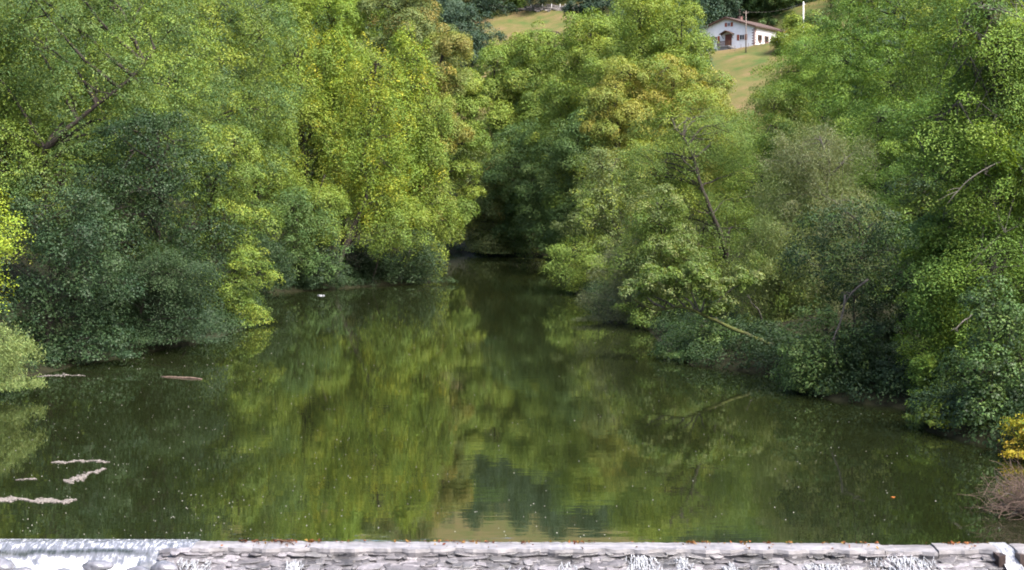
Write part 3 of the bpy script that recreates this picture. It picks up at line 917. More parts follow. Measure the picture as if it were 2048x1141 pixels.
for x, y, sc in ((27, 47, .8), (33, 58, 1), (25, 38, .7), (30, 30, .8), (36, 70, 1.1), (40, 44, 1), (-30, 47, .9), (-36, 62, 1), (-31, 34, .8), (-40, 78, 1.1), (-44, 50, 1)):
    pv, pc_ = protos[g.integers(2, 4)][1]
    VV.append(pv * sc * np.array([.75, .75, .85]) + np.array([x, y, gz(x, y) + .6])); CC.append(pc_)
print("far wood crowns", len(VV), nfine)
tag(link("far_wood", leaf_mesh("far_wood", np.concatenate(VV), np.concatenate(CC), M_LEAF)), "dark wooded hillside behind the river trees", "wood", kind="stuff")

# undergrowth along both banks: one mass of low leaves
g = np.random.default_rng(5)
pts = []
while len(pts) < 3600:
    k = g.integers(0, len(POLY) - 1)
    A, B = POLY[k], POLY[k + 1]
    p = A + (B - A) * g.random()
    if p[1] < 30: continue
    p = p + g.normal(size=2) * 2.6
    pts.append(p)
pts = np.array(pts)
s_ = river_sd(pts[:, 0], pts[:, 1])
pts = pts[(s_ > 0.6) & (s_ < 7)]
uz = ground_z(pts[:, 0], pts[:, 1])
lob = np.stack([pts[:, 0], pts[:, 1], uz + .15, g.uniform(.4, .9, len(pts)), g.uniform(.4, .9, len(pts)), g.uniform(.3, .7, len(pts))], 1)
V, c_, _ = crown_arrays(31, lob, 'shrub', .12, 400000, 'dark', zmin=.03, back=1.0)
tag(link("undergrowth", leaf_mesh("undergrowth", V, c_, M_LEAF)), "low leafy undergrowth along both banks", "undergrowth", kind="stuff")

# ------------------------------------------------------------------ leaning mossy trunk over the water
rg = random.Random(12)
lt_b = at(1562, 706, 73)
lt_b.z = gz(lt_b.x, lt_b.y)
root = empty("leaning_tree", lt_b)
tag(root, "mossy trunk leaning out from the right bank toward the water, leafy tip", "tree", RB)
TY = lambda u: 73 + (1560 - u) * 0.005
main = [lt_b - Vector((-.6, 0, .5))] + [at(u, v, TY(u)) for u, v in ((1540, 690), (1500, 672), (1460, 655), (1420, 636), (1380, 618), (1350, 615), (1310, 620), (1270, 600))]
path = curve(main, 22, .02, rg)
mb = MB()
mb.tube(path, [.125 * (1 - .68 * i / 22) * rg.uniform(.9, 1.15) for i in range(23)], 8)
mb.build("trunk", M_MOSS_BARK, root, True)
mb = MB()
tips = []
for (u0, v0, ctrl) in ((1392, 623, ((1375, 598), (1340, 585), (1300, 552))), (1400, 627, ((1410, 600), (1420, 580), (1400, 560))), (1372, 617, ((1350, 590), (1345, 575), (1355, 560))),
                       (1350, 615, ((1325, 600), (1300, 590), (1275, 585))), (1432, 641, ((1430, 628), (1428, 622),)), (1420, 636, ((1440, 600), (1470, 575), (1500, 560))),
                       (1330, 617, ((1300, 600), (1290, 570), (1310, 548))), (1400, 627, ((1380, 575), (1400, 545)))):
    st = at(u0, v0, TY(u0))
    dy = rg.uniform(-1.2, 1.2)
    pts_ = [st] + [at(u, v, TY(u) + dy * (k + 1) / len(ctrl)) for k, (u, v) in enumerate(ctrl)]
    bp = curve(pts_, 8, .03, rg)
    r0 = .055 if len(ctrl) > 2 else .05
    mb.tube(bp, [r0 * (1 - .75 * i / 8) for i in range(9)], 5)
    tips += bp[4:]
    for k in range(5):
        a = bp[rg.randint(3, 8)]
        e = a + Vector((rg.uniform(-.7, .7), rg.uniform(-.7, .7), rg.uniform(-.1, .6)))
        mb.tube([a, a.lerp(e, .5) + Vector((0, 0, .06)), e], [.018, .013, .006], 4)
        tips.append(e)
mb.build("branch", M_BARK_PALE, root, True)
lob = np.array([(t[0] + rg.gauss(0, .15), t[1] + rg.gauss(0, .3), t[2] + rg.gauss(.1, .22), *(q_ := rg.uniform(.22, .42), q_, q_ * .7)) for t in tips])
V, c_, _ = crown_arrays(71, lob, 'alder', .10, 20000, 'mid', back=1.0, mixpal='olive', mixamt=.5, fill=.25, scl=.42)
link("crown", leaf_mesh("crown", V - np.array(lt_b), c_, M_LEAF), root)

# dead bare branches visible among the right-hand bushes


def bare_branch(label, pts, r):
    P = [at(*p) for p in pts]
    mb = MB()
    c = curve(P, 10, .03, rg)
    mb.tube(c, [r * (1 - .7 * i / 10) for i in range(11)], 6)
    for k in range(4):
        a = c[rg.randint(3, 9)]
        d = (c[-1] - c[0]) * rg.uniform(.12, .28)
        e = a + d + Vector((rg.uniform(-.3, .3), rg.uniform(-.2, .2), rg.uniform(-.3, .35)))
        mb.tube([a, a.lerp(e, .5) + Vector((.03, 0, .05)), e], [r * .45, r * .3, r * .15], 4)
    o = mb.build("bare_branch", M_BARK_PALE, None, True, loc=P[0])
    tag(o, label, "branch", "bare branches among the right bank bushes")


bare_branch("pale bare branch hanging down in front of the dark glossy green tree", [(1690, 590, 62), (1684, 640, 61.6), (1668, 670, 61.4), (1672, 700, 61.2), (1674, 730, 61.2)], .05)
bare_branch("brown bare branch arching out of the black shade", [(1735, 560, 63), (1712, 578, 62.4), (1698, 592, 62), (1686, 612, 62)], .06)
bare_branch("pale forked bare twig at the left end of the dark hollow behind the mossy trunk", [(1524, 640, 80), (1516, 618, 79.5), (1505, 608, 79.2), (1496, 590, 79)], .05)
bare_branch("long bare branch across the upper right edge", [(2048, 318, 60), (2000, 325, 56), (1960, 345, 55.2), (1925, 372, 55), (1915, 386, 55)], .035)
bare_branch("thin pale bare stick poking out of the right edge's layered tree", [(1945, 628, 54), (1922, 648, 53.4), (1902, 662, 53)], .035)

# ------------------------------------------------------------------ brush pile of dead twigs by the right edge
pc = at(2036, 1046, 38.0); pc.z = 0.0
root = empty("brush_pile", pc)
tag(root, "tangle of dead brown twigs standing in the water by the right edge", "brushwood")
for part_name, cnt, r, mat in (("twig_tangle", 520, .008, M_DEAD), ("pale_stick", 24, .013, M_BARK_PALE)):
    mb = MB()
    for k in range(cnt):
        a = pc + Vector((rg.gauss(.25, .42), rg.gauss(0, .45), abs(rg.gauss(.25, .35))))
        d = Vector((rg.gauss(-.25, .6), rg.gauss(0, .6), rg.gauss(.25, .4)))
        d = d.normalized() * rg.uniform(.35, 1.0)
        b_ = a + d
        mid = a.lerp(b_, .5) + Vector((rg.gauss(0, .13), rg.gauss(0, .13), rg.gauss(.05, .12)))
        if min(a.z, b_.z) < -.05: continue
        mb.tube(curve([a, mid, b_], 4), [r * q for q in (1, .9, .8, .6, .3)], 4, False)
    mb.build(part_name, mat, root)
mb = MB()
lg = curve([pc + Vector((3.6, .8, .35)), pc + Vector((2, .3, .12)), pc + Vector((.4, 0, .05)), pc + Vector((-.5, -.1, .3))], 8, .03, rg)
mb.tube(lg, [.10 * (1 - .06 * i) for i in range(9)], 7)
mb.build("branch", M_BARK, root, True)

# ------------------------------------------------------------------ things floating on the pool


def scum(name, label, u0, u1, v0, v1, n, seed, slope=0.0):
    """ragged drift: a thin torn film with flakes and bits lying on it"""
    g = random.Random(seed)
    c = at_z((u0 + u1) / 2, (v0 + v1) / 2, 0)
    mb = MB()
    ph = [g.uniform(0, 6.28) for _ in range(8)]
    env = lambda t: max(.10, (1 - abs(2 * t - 1) ** 3) * (.45 + .35 * math.sin(t * 7 + ph[0]) + .25 * math.sin(t * 17 + ph[1]) + .2 * math.sin(t * 41 + ph[2])))
    mid = lambda t: (v0 + v1) / 2 + (v1 - v0) * (slope * (t - .5) + .16 * math.sin(t * 5 + ph[3]) + .08 * math.sin(t * 19 + ph[4]))
    pl = []
    for i in range(121):
        t = i / 120
        a, b = g.uniform(.03, .30) * env(t), g.uniform(.03, .30) * env(t)
        pl.append((at_z(u0 + (u1 - u0) * t, mid(t) - a * (v1 - v0) / 2, .006), at_z(u0 + (u1 - u0) * t, mid(t) + b * (v1 - v0) / 2, .006)))
    for (a0, b0), (a1, b1) in zip(pl[:-1], pl[1:]):
        mb.prism([a0, b0, b1, a1], (0, 0, .006))
    for k in range(n):
        t = g.random()
        v = mid(t) + max(-.9, min(.9, g.gauss(0, .42))) * env(t) * (v1 - v0) / 2
        p = at_z(u0 + (u1 - u0) * t, v, 0)
        mb.box((p.x, p.y, .008), (g.uniform(.02, .10), g.uniform(.012, .045), g.uniform(.01, .028)), g.uniform(-.6, .6), .25, g)
    o = mb.build(name, M_SCUM, None, loc=c)
    tag(o, label, "foam", "drifts of pale scum floating at the left")


scum("floating_scum", "thin pale drift of scum, farthest of the scum drifts from the weir", 105, 218, 919, 929, 260, 1)
scum("floating_scum", "slanting pale patch of scum with a fat left end", 128, 210, 941, 962, 300, 2, -.9)
scum("floating_scum", "longest and widest drift of pale scum, cut by the photo's left edge", -30, 152, 991, 1011, 800, 3, -.2)
scum("floating_scum", "faint short line of scum left of the slanting patch", 30, 72, 957, 962, 50, 4)
scum("floating_scum", "thin broken line of scum along the foot of the dark bushy tree", 75, 170, 748, 756, 90, 6)
mb = MB()
lgp = curve([at_z(322, 754, .0), at_z(350, 755, .012), at_z(382, 757, .012), at_z(404, 759, .0)], 10, .01, rg)
mb.tube(lgp, [.035 + .03 * math.sin(i / 10 * 3.1) for i in range(11)], 6)
tag(mb.build("driftwood_log", M_DEAD, None, True, loc=at_z(360, 756, 0)), "pale thin driftwood log floating below the left bank trees", "driftwood")
mb = MB()
for k in range(14):
    p = at_z(642 + rg.uniform(-4, 4), 592 + rg.uniform(-.4, .4), 0)
    mb.box((p.x, p.y, .03), (.22, .22, .08), rg.uniform(0, 3), .2, rg)
tag(mb.build("foam_clot", M_FOAM, None, loc=at_z(642, 592, 0)), "small white clot of foam far out below the poplars", "foam")
M_ORANGE = noisy("orange_leaf", (.30, .09, .02), (.42, .15, .03), 9, .6, 0)
lp_ = at_z(1786, 995, .012)
mb = MB()
for k, (dx, dy) in enumerate(((0, 0), (.035, .02), (-.03, .025), (.0, .045))):
    mb.prism([lp_ + Vector((dx + .035 * math.cos(a), dy + .03 * math.sin(a), .004 * math.sin(2 * a))) for a in np.arange(0, 6.2, 1.05)], (0, 0, .004))
tag(mb.build("fallen_leaf", M_ORANGE, None, loc=lp_), "single orange leaf afloat in the dark reflection at the right", "leaf")

g = random.Random(44)
mb = MB()
cnt = 0
while cnt < 560:
    v = 590 + (1078 - 590) * g.random() ** 0.8
    u = g.uniform(0, 2048) if g.random() < .6 else g.gauss(420, 260)
    p = at_z(u, v, 0)
    if float(river_sd(np.array([p.x]), np.array([p.y]))[0]) > -.6: continue
    r = g.uniform(.005, .012) * (1 + .6 * (p.y > 70))
    mb.box((p.x, p.y, .004), (r * 2, r * 1.6, .014), g.uniform(0, 3), .2, g)
    cnt += 1
M_SPECK = noisy("foam_speck", (.2, .2, .18), (.36, .35, .32), 3, .8, 0)
tag(mb.build("floating_specks", M_SPECK), "tiny pale specks scattered over the pool", "specks", kind="stuff")

# ------------------------------------------------------------------ the weir
wroot = empty("weir", crest_pt(1024, 0, -1.6))
tag(wroot, "low stone weir with a pale flat crest across the photo's bottom", "weir")
PXM = 2048 / (CREST_R - CREST_L).length      # pixel columns per metre of crest
rg = random.Random(21)
NOTCH = (1982, 2018)


def crest_slab(u0, u1, z, name, depth=.60):
    mb = MB()
    n = max(2, int((u1 - u0) / 7))
    vs_ = []
    for i in range(n + 1):
        u = u0 + (u1 - u0) * i / n
        zz = z + rg.uniform(-.008, .008)
        fr = -depth + rg.uniform(-.012, .012) + .05 * math.sin(u * .043) + .04 * math.sin(u * .11 + 1)
        for (b, dz) in ((.02, -.30), (.02, zz + rg.uniform(-.006, .006)), (-depth * .5, zz + .012), (fr, zz - .02), (fr - .02, zz - .10), (fr + .05, -.30)):
            p = crest_pt(u, b, 0); vs_.append((p.x, p.y, dz))
    base = len(mb.v); mb.v += vs_
    for i in range(n):
        for j in range(6):
            j2 = (j + 1) % 6
            mb.f.append((base + i * 6 + j, base + i * 6 + j2, base + (i + 1) * 6 + j2, base + (i + 1) * 6 + j))
    mb.f.append(tuple(base + j for j in reversed(range(6))))
    mb.f.append(tuple(base + n * 6 + j for j in range(6)))
    return mb.build(name, M_CREST, wroot)


def crest_dip(u):
    return 0
crest_slab(398, 1760, .028, "crest")
crest_slab(1762, 1862, -.012, "crest")
crest_slab(1864, NOTCH[0], .03, "crest")
crest_slab(NOTCH[1], 2740, .03, "crest")
crest_slab(-690, 396, -.30, "crest")
SL0, SL1 = .52, 3.5                 # the face slopes from here to here (metres downstream)


def face_z(d):
    t = max(0, (d - SL0) / (SL1 - SL0))
    return -.13 - 1.42 * t ** 1.15


# rubble core of the face, below the slabs
mb = MB()
pr = [(-.02, -.30), (-SL0 - .1, -.31), (-SL0 - 1.0, face_z(SL0 + 1) - .14), (-SL1, face_z(SL1) - .16), (-SL1, -2.2), (-.02, -2.2)]
mb.prism([crest_pt(-690, b, z) for b, z in pr], crest_pt(2740) - crest_pt(-690))
mb.build("rubble_core", M_FIELD_STONE, wroot)
mb = MB()
def slab(mb, p, w, dp, hh, rz, tilt):
    """flat irregular stone: ragged outline, rounded top edge"""
    k = rg.randint(7, 10)
    n = len(mb.v); cz, sz = math.cos(rz), math.sin(rz)
    prof_ = [rg.uniform(.82, 1.1) for _ in range(k)]
    ph = rg.uniform(0, 6)
    for (f, z) in ((.9, -.5), (1.0, .15), (.93, .38), (.70, .5)):
        for i in range(k):
            a = ph + 2 * math.pi * i / k
            ca, sa = math.cos(a), math.sin(a)
            q = prof_[i] * f / (abs(ca) ** 5 + abs(sa) ** 5) ** .2
            x, y = ca * q * w / 2, sa * q * dp / 2
            zz = z * hh + x * tilt[0] + y * tilt[1] + rg.uniform(-.07, .07) * hh
            mb.v.append((p[0] + x * cz - y * sz, p[1] + x * sz + y * cz, p[2] + zz))
    for r_ in range(3):
        for i in range(k):
            j = (i + 1) % k
            mb.f.append((n + r_ * k + i, n + r_ * k + j, n + (r_ + 1) * k + j, n + (r_ + 1) * k + i))
    mb.f.append(tuple(n + 3 * k + i for i in range(k)))
    mb.f.append(tuple(n + i for i in reversed(range(k))))


rows = 54
for r_ in range(rows):
    d = SL0 + .0 + (SL1 - SL0) * (r_ / rows)
    u = 330 + rg.uniform(0, 30)
    while u < 2720:
        w = rg.choice((rg.uniform(.10, .25), rg.uniform(.2, .5), rg.uniform(.3, .85)))
        du = w * PXM
        if not (NOTCH[0] - 14 < u + du / 2 < NOTCH[1] + 14 and d < 2.2):
            p = crest_pt(u + du / 2, -d - rg.uniform(-.07, .07), 0)
            hh = rg.uniform(.022, .06)
            slab(mb, (p.x, p.y, face_z(d) - (.045 if r_ > 1 else -.03) + rg.uniform(-.035, .035)), w * 1.08, rg.uniform(.15, .28), hh, math.atan2(wdir.y, wdir.x) + rg.uniform(-.2, .2),
                 (rg.uniform(-.12, .12), .28 + rg.uniform(-.2, .2)))
        u += du * rg.uniform(.90, 1.05)
face = mb.build("stone_face", M_SLAB, wroot)
# upright dark timbers at the notch
for u in (NOTCH[0] - 3, NOTCH[1] + 3):
    mb = MB()
    p = crest_pt(u, -.80, -.20)
    mb.box(p, (.17, .30, .34), .1, .08, rg)
    mb.build("notch_timber", M_TIMBER, wroot)

# water pouring over the lowered left end, over boulders: a flowing sheet
g = np.random.default_rng(8)
BO = [(48, 1.15, .50), (155, 1.5, .34), (235, 1.35, .42), (290, 1.5, .36), (395 - 62, 1.30, .33), (358, 1.15, .32)]
us = np.arange(-690, 402, 3.0)
ds = np.concatenate([np.arange(-.30, 0.9, .06), np.arange(.9, 3.6, .05)])
UU, DD = np.meshgrid(us, ds)


def vnoise(x, y, seed):
    r = np.random.default_rng(seed); o = 0
    for k in range(6):
        f = 1.0 * 1.7 ** k; a = r.uniform(0, 6.28, 3); th = r.uniform(0, 3.14)
        o = o + np.sin(f * (x * math.cos(th) + y * math.sin(th)) + a[0] + 1.3 * np.sin(f * .6 * (y * math.cos(th) - x * math.sin(th)) + a[1])) / 1.5 ** k
    return o


xm = UU / PXM
t = np.clip((DD - SL0 * .75) / (SL1 - SL0), 0, 1)
ZZ = .004 - .20 * np.clip((DD - .0) / .62, 0, 1) ** 1.25 - 1.38 * t ** 1.2
ZZ += np.clip((DD - .35) / .8, 0, 1) * (.055 * vnoise(xm * 2.6, DD * 2.0, 3) * .6 + .03 * vnoise(xm * 7, DD * 3.5, 4))
ZZ += .004 * vnoise(xm * 1.2, DD * 6, 6) * np.clip((DD) / .2, 0, 1)
for (bu, bd, br) in BO:
    rr = np.sqrt(((UU - bu) / PXM) ** 2 + (DD - bd) ** 2) / br
    ZZ += .10 * np.exp(-rr ** 2 * 1.6) - .05 * np.exp(-((rr - 1.2) / .25) ** 2)
fade = np.clip((402 - UU) / 30, 0, 1)
ZZ -= (1 - fade) * .10 * np.clip((DD - .1) / .4, 0, 1)
PP = np.array([[tuple(crest_pt(u, -d, z)) for u, d, z in zip(a, b, c)] for a, b, c in zip(UU, DD, ZZ)])
ix = np.arange(PP.shape[0] * PP.shape[1]).reshape(PP.shape[:2])
q = np.stack([ix[:-1, :-1], ix[1:, :-1], ix[1:, 1:], ix[:-1, 1:]], -1).reshape(-1, 4)


def sheet_material():
    m_, nt, b = new_mat("pouring_water")
    a = nt.nodes.new("ShaderNodeAttribute"); a.attribute_name = "froth"  # froth value also carries a painted sky reflection near the crest
    n = noise(nt, 3.5, 8, 0.72, stretch=(3.2, 1, 1))
    add = nt.nodes.new("ShaderNodeMath"); add.operation = 'ADD'
    nt.links.new(a.outputs["Fac"], add.inputs[0]); nt.links.new(n.outputs["Fac"], add.inputs[1])
    r = ramp(nt, add.outputs[0], [(0.55, (.02, .025, .022)), (0.85, (.10, .105, .125)), (1.25, (.48, .49, .52))])
    nt.links.new(r.outputs[0], b.inputs["Base Color"])
    b.inputs["Roughness"].default_value = .16
    b.inputs["Specular IOR Level"].default_value = .7
    bump(nt, b, n.outputs["Fac"], .7, .03)
    return m_


me = np_mesh("overflow", PP.reshape(-1, 3), q, sheet_material(), True)
fr = .34 - .30 * np.exp(-((DD - .47 - .04 * vnoise(xm * .8, xm * 0, 5)) / .07) ** 2) * np.clip((330 - UU) / 60, 0, 1) + np.clip((DD - .55) / .3, 0, 1) * (.30 + .22 * vnoise(xm * 3.1, DD * 2.2, 9))  # pale band along the crest is reflected sky painted into the froth value
for (bu, bd, br) in BO:
    rr = np.sqrt(((UU - bu) / PXM) ** 2 + (DD - bd) ** 2) / br
    fr -= .30 * np.exp(-rr ** 2 * 2.2)
me.attributes.new("froth", 'FLOAT', 'POINT').data.foreach_set("value", fr.astype(np.float32).ravel())
tag(link("overflow", me), "sheet of water pouring over the weir's left end into white froth", "water", kind="structure")


def boulder(u, d, r, label, squash=.6):
    g = np.random.default_rng(int(u))
    import bmesh
    bm = bmesh.new()
    bmesh.ops.create_icosphere(bm, subdivisions=3, radius=1)
    c = crest_pt(u, -d, face_z(d) + .11)
    for v in bm.verts:
        p = v.co
        k = 1 + .16 * math.sin(p.x * 2.3 + u) * math.cos(p.y * 2.9 + u * .3) + .08 * math.sin(p.z * 5 + p.x * 4 + u)
        v.co = Vector((p.x * r * 1.25 * k, p.y * r * .9 * k, p.z * r * squash * k))
    me = bpy.data.meshes.new("boulder"); bm.to_mesh(me); bm.free()
    me.shade_smooth(); me.materials.append(M_BOULDER)
    o = link("boulder", me, None, c)
    tag(o, label, "boulder", "wet boulders under the overflow")


boulder(30, 1.25, .36, "broad smooth wet boulder at the left edge under the pouring water")
boulder(82, 1.5, .27, "rough dark boulder just right of the broad smooth one")
boulder(165, 1.55, .26, "grey boulder half under froth in the middle of the overflow")
boulder(225, 1.2, .28, "flat grey boulder high up near the middle of the overflow", .5)
boulder(310, 1.5, .26, "dark streaked boulder left of the round boulder at the overflow's end", .7)
boulder(357, 1.3, .24, "round grey boulder at the right end of the overflow", .85)

# strands of white water running down the stone face
mb = MB()
STR = [(400, 22, .9, 60), (430, 14, .9, 30), (608, 14, .95, 110), (880, 10, 1.6, 20), (1030, 12, 1.2, 30), (1135, 16, 1.0, 60), (1285, 22, .75, 170), (1362, 12, .8, 90),
       (1455, 13, 1.0, 90), (1560, 30, 1.4, 160), (1610, 18, 1.0, 90), (1650, 20, 1.0, 110), (1720, 14, 1.5, 50), (1800, 45, .75, 220), (1870, 18, 1.3, 80), (1910, 22, 1.5, 70), (2070, 60, 1.2, 200), (760, 10, 1.5, 25)]
for (u0, du, d0, n) in STR:
    for k in range(int(n * 1.9)):
        d = d0 + abs(rg.gauss(0, .7))
        if d > 3.3: continue
        u = rg.gauss(u0, du * (.55 + .5 * (d - d0)))
        p = crest_pt(u, -d, face_z(d) + .045 + rg.uniform(-.02, .035))
        L_ = rg.uniform(.03, .15); W_ = rg.uniform(.008, .024)
        mb.box(p, (W_, L_, W_ * .9), math.atan2(wdir.y, wdir.x) + rg.uniform(-.5, .5), .3, rg, tilt=(0, .55))
tag(mb.build("white_water", M_FOAM), "thin strands of white water running down the weir's stone face", "white water", kind="stuff")

# chute through the notch and the froth below it
us2 = np.linspace(NOTCH[0] + 1, NOTCH[1] - 1, 22); ds2 = np.arange(-.25, 3.2, .06)
U2, D2 = np.meshgrid(us2, ds2)
sp_ = np.clip((D2 - 1.1) / 1.2, 0, 1)
U3 = 2000 + (U2 - 2000) * (1 + 1.6 * sp_) + 26 * sp_
Z2 = .002 - .03 * np.clip(D2 / .3, 0, 1) - 1.25 * np.clip((D2 - .35) / 2.6, 0, 1) ** 1.15 + .03 * vnoise(U2 / 4, D2 * 3, 12) * np.clip(D2 / .5, 0, 1) + .12 * sp_
P2 = np.array([[tuple(crest_pt(u, -d, z)) for u, d, z in zip(a, b, c)] for a, b, c in zip(U3, D2, Z2)])
ix = np.arange(P2.shape[0] * P2.shape[1]).reshape(P2.shape[:2])
q = np.stack([ix[:-1, :-1], ix[1:, :-1], ix[1:, 1:], ix[:-1, 1:]], -1).reshape(-1, 4)
tag(link("chute_water", np_mesh("chute_water", P2.reshape(-1, 3), q, M_FOAM, True)), "white water rushing through the notch at the weir's right end", "water", kind="structure")

# fallen leaves and a stick caught on the crest
lit = []
g = np.random.default_rng(14)
CL = [(492, 5, 22), (515, 8, 14), (556, 14, 30), (585, 10, 22), (630, 9, 50), (905, 20, 14), (920, 5, 8), (955, 6, 12), (985, 8, 10), (1050, 8, 7), (1160, 6, 16), (1385, 6, 24), (1410, 14, 14),
      (1495, 6, 12), (1539, 4, 22), (1580, 6, 8), (1650, 5, 6), (1690, 4, 9), (1727, 4, 14), (1750, 5, 6), (1905, 16, 26), (1940, 10, 14), (820, 30, 8), (700, 20, 6), (1180, 400, 60)]
V, Cc = [], []
for (u0, du, n) in CL:
    for k in range(n):
        u = g.normal(u0, du)
        if u < 410 or u > 1975: continue
        b = -abs(g.normal(.03, .05)) if g.random() < .8 else -g.uniform(0, .65)
        p = np.array(crest_pt(u, b, .045 + g.uniform(0, .03)))
        s_ = g.uniform(.025, .06)
        n_ = unit(np.array([0, 0, 1.0]) + g.normal(size=3) * .55)
        a = unit(np.cross(n_, g.normal(size=3))); b2 = np.cross(n_, a)
        V += [p - a * s_, p + b2 * s_ * .6 + n_ * .01, p + a * s_, p - b2 * s_ * .6 + n_ * .01]
        Cc.append([(.13, .035, .018), (.17, .065, .02), (.08, .03, .018), (.20, .12, .03), (.05, .028, .018)][g.integers(0, 5)])
tag(link("leaf_litter", leaf_mesh("leaf_litter", np.array(V), np.array(Cc), M_LEAF)), "red and brown fallen leaves caught along the weir's crest", "leaves", kind="stuff")
mb = MB()
sk = curve([crest_pt(552, -.02, .07), crest_pt(572, -.12, .08), crest_pt(590, -.30, .07), crest_pt(598, -.42, .055)], 8, .006, rg)
mb.tube(sk, [.022 - .0014 * i for i in range(9)], 6)
mb.tube([sk[4], sk[4] + Vector((.2, -.02, .05))], [.010, .004], 5)
tag(mb.build("stick", M_WOOD_DARK, None, True, loc=sk[0]), "dark broken stick lying on the weir's crest among red leaves", "stick")

# ------------------------------------------------------------------ white farmhouse on the hill
house = empty("farmhouse", HW)
house.rotation_euler = (0, 0, -HA)
tag(house, "white farmhouse with red-brown tiled roof and rust-red shutters on the hill", "house")
SC = 330.0 and HW.y / 330.0
Z0 = (0, 0, 0)
W, DPT, EAVE, APEX, BASE = 14.8 * SC, 15.0 * SC, 4.5 * SC, 6.9 * SC, -4.0


def H(mb, name, mat, parent=house):
    return mb.build(name, mat, parent, loc=Z0)


mb = MB()
mb.prism([(0, 0, BASE), (0, 0, EAVE), (-W / 2, 0, APEX), (-W, 0, EAVE), (-W, 0, BASE)], (0, DPT, 0))
H(mb, "wall", M_WHITE_WALL)
ov, th = .75, .22
mb = MB()
sl = (APEX - EAVE) / (W / 2)
for sgn in (1, -1):
    xe = ov if sgn > 0 else -W - ov
    ze = EAVE - ov * sl
    mb.prism([(xe, -.8, ze + .02), (-W / 2, -.8, APEX + .02), (-W / 2, -.8, APEX + th + .02), (xe, -.8, ze + th * .8 + .02)], (0, DPT + 1.6, 0))
    for k in range(46):                     # rounded tile ridges running down the slope
        y = -.75 + (DPT + 1.5) * k / 45
        mb.tube([(xe, y, ze + th * .8 + .05), (-W / 2, y, APEX + th + .05)], [.09, .09], 5)
roof = H(mb, "roof", M_ROOF)
mb = MB()
mb.box((-W * .5, DPT * .42, APEX + .45), (.7, .9, .9)); mb.box((-W * .5, DPT * .42, APEX + .95), (.9, 1.1, .12))
H(mb, "chimney", M_STONE, roof)
mb = MB()
ax_, ay_ = -W * .47, DPT * .35
mb.tube([(ax_, ay_, APEX - .6), (ax_, ay_, APEX + 2.7)], [.035, .03], 5)
for z in (1.5, 2.0, 2.5):
    mb.tube([(ax_ - .45, ay_, APEX + z), (ax_ + .45, ay_, APEX + z)], [.02, .02], 4)
H(mb, "antenna", M_POLE, roof)
mb = MB()
for sgn in (1, -1):
    xe = ov if sgn > 0 else -W - ov
    ze = EAVE - ov * sl
    mb.prism([(xe, -.86, ze - .10), (-W / 2, -.86, APEX - .10), (-W / 2, -.86, APEX + .16), (xe, -.86, ze + .14)], (0, .055, 0))
H(mb, "fascia", M_WOOD_DARK)


def window(x0, x1, z0, z1, side=False, shutters=True, y=0):
    mb = MB()
    def bx(x, zc, sx, sz, out, dep):
        if side: mb.box((out, x, zc), (dep, sx, sz))
        else: mb.box((x, -out, zc), (sx, dep, sz))
    xc, zc, w, h = (x0 + x1) / 2, (z0 + z1) / 2, x1 - x0, z1 - z0
    f = .09
    bx(x0 + f / 2, zc, f, h, .05, .10); bx(x1 - f / 2, zc, f, h, .05, .10)
    bx(xc, z0 + f / 2, w - 2 * f, f, .05, .10); bx(xc, z1 - f / 2, w - 2 * f, f, .05, .10)
    bx(xc, zc, .05, h - 2 * f, .045, .08)
    fr = H(mb, "window", M_WHITE_WALL if not side else M_WOOD_DARK)
    mb = MB()
    bx(xc, zc, w - 2 * f, h - 2 * f, .012, .024)
    H(mb, "pane", M_GLASS, fr)
    if shutters:
        sw = .62 if not side else .36
        for xs in (x0 - .05 - sw / 2, x1 + .05 + sw / 2):
            mb = MB()
            bx(xs, zc, sw, h * 1.06, .04, .07)
            for k in range(3):
                bx(xs, z0 + h * (.18 + .32 * k), sw * .86, .07, .082, .02)
            H(mb, "shutter", M_SHUTTER if not side else M_WOOD_DARK, fr)


s = SC
window(-7.22 * s, -6.38 * s, 4.95 * s, 5.85 * s)
window(-3.95 * s, -2.6 * s, 1.6 * s, 2.85 * s)
window(-11.0 * s, -9.85 * s, 1.75 * s, 2.9 * s)
for y0 in (1.75, 4.9, 8.0):
    window(y0 * s, (y0 + 1.25) * s, 1.3 * s, 2.75 * s, side=True)
    mb = MB()
    for k in range(9):
        mb.box((.20 + .05 * math.sin(k * 2), (y0 + .05 + .14 * k) * s, 1.18 * s + .08 * math.sin(k * 5)), (.2, .16, .22), k, .2, rg)
    H(mb, "window_box", M_STONE)
# door with porch roof and balcony
mb = MB()
mb.box((-6.9 * s, -.03, 1.85 * s), (1.75 * s, .06, 2.6 * s))
mb.box((-6.9 * s, -.075, 1.75 * s), (.9 * s, .03, 2.2 * s))
for k in (-1, 1):
    mb.box((-6.9 * s + k * .22 * s, -.10, 1.75 * s), (.3 * s, .02, 1.7 * s))
H(mb, "door", M_DOOR)
mb = MB()
for (xa, xb) in ((-8.6, -6.95), (-5.3, -6.95)):
    mb.prism([(xa * s, -1.5, 3.05 * s), (xb * s, -1.5, 3.85 * s), (xb * s, -1.5, 4.0 * s), (xa * s, -1.5, 3.2 * s)], (0, 1.5, 0))
for x in (-8.2, -5.7):
    mb.tube([(x * s, -.05, 2.2 * s), (x * s, -1.3, 3.1 * s)], [.07, .07], 5)
H(mb, "porch_roof", M_WOOD_DARK)
mb = MB()
mb.box((-7.45 * s, -.85, .28 * s), (3.2 * s, 1.7, .26))
balc = H(mb, "balcony", M_CONCRETE)
mb = MB()
for k in range(17):
    mb.box(((-8.95 + 3.0 * k / 16) * s, -1.62, .95 * s), (.10, .05, .95 * s))
mb.box((-7.45 * s, -1.62, 1.46 * s), (3.2 * s, .10, .09))
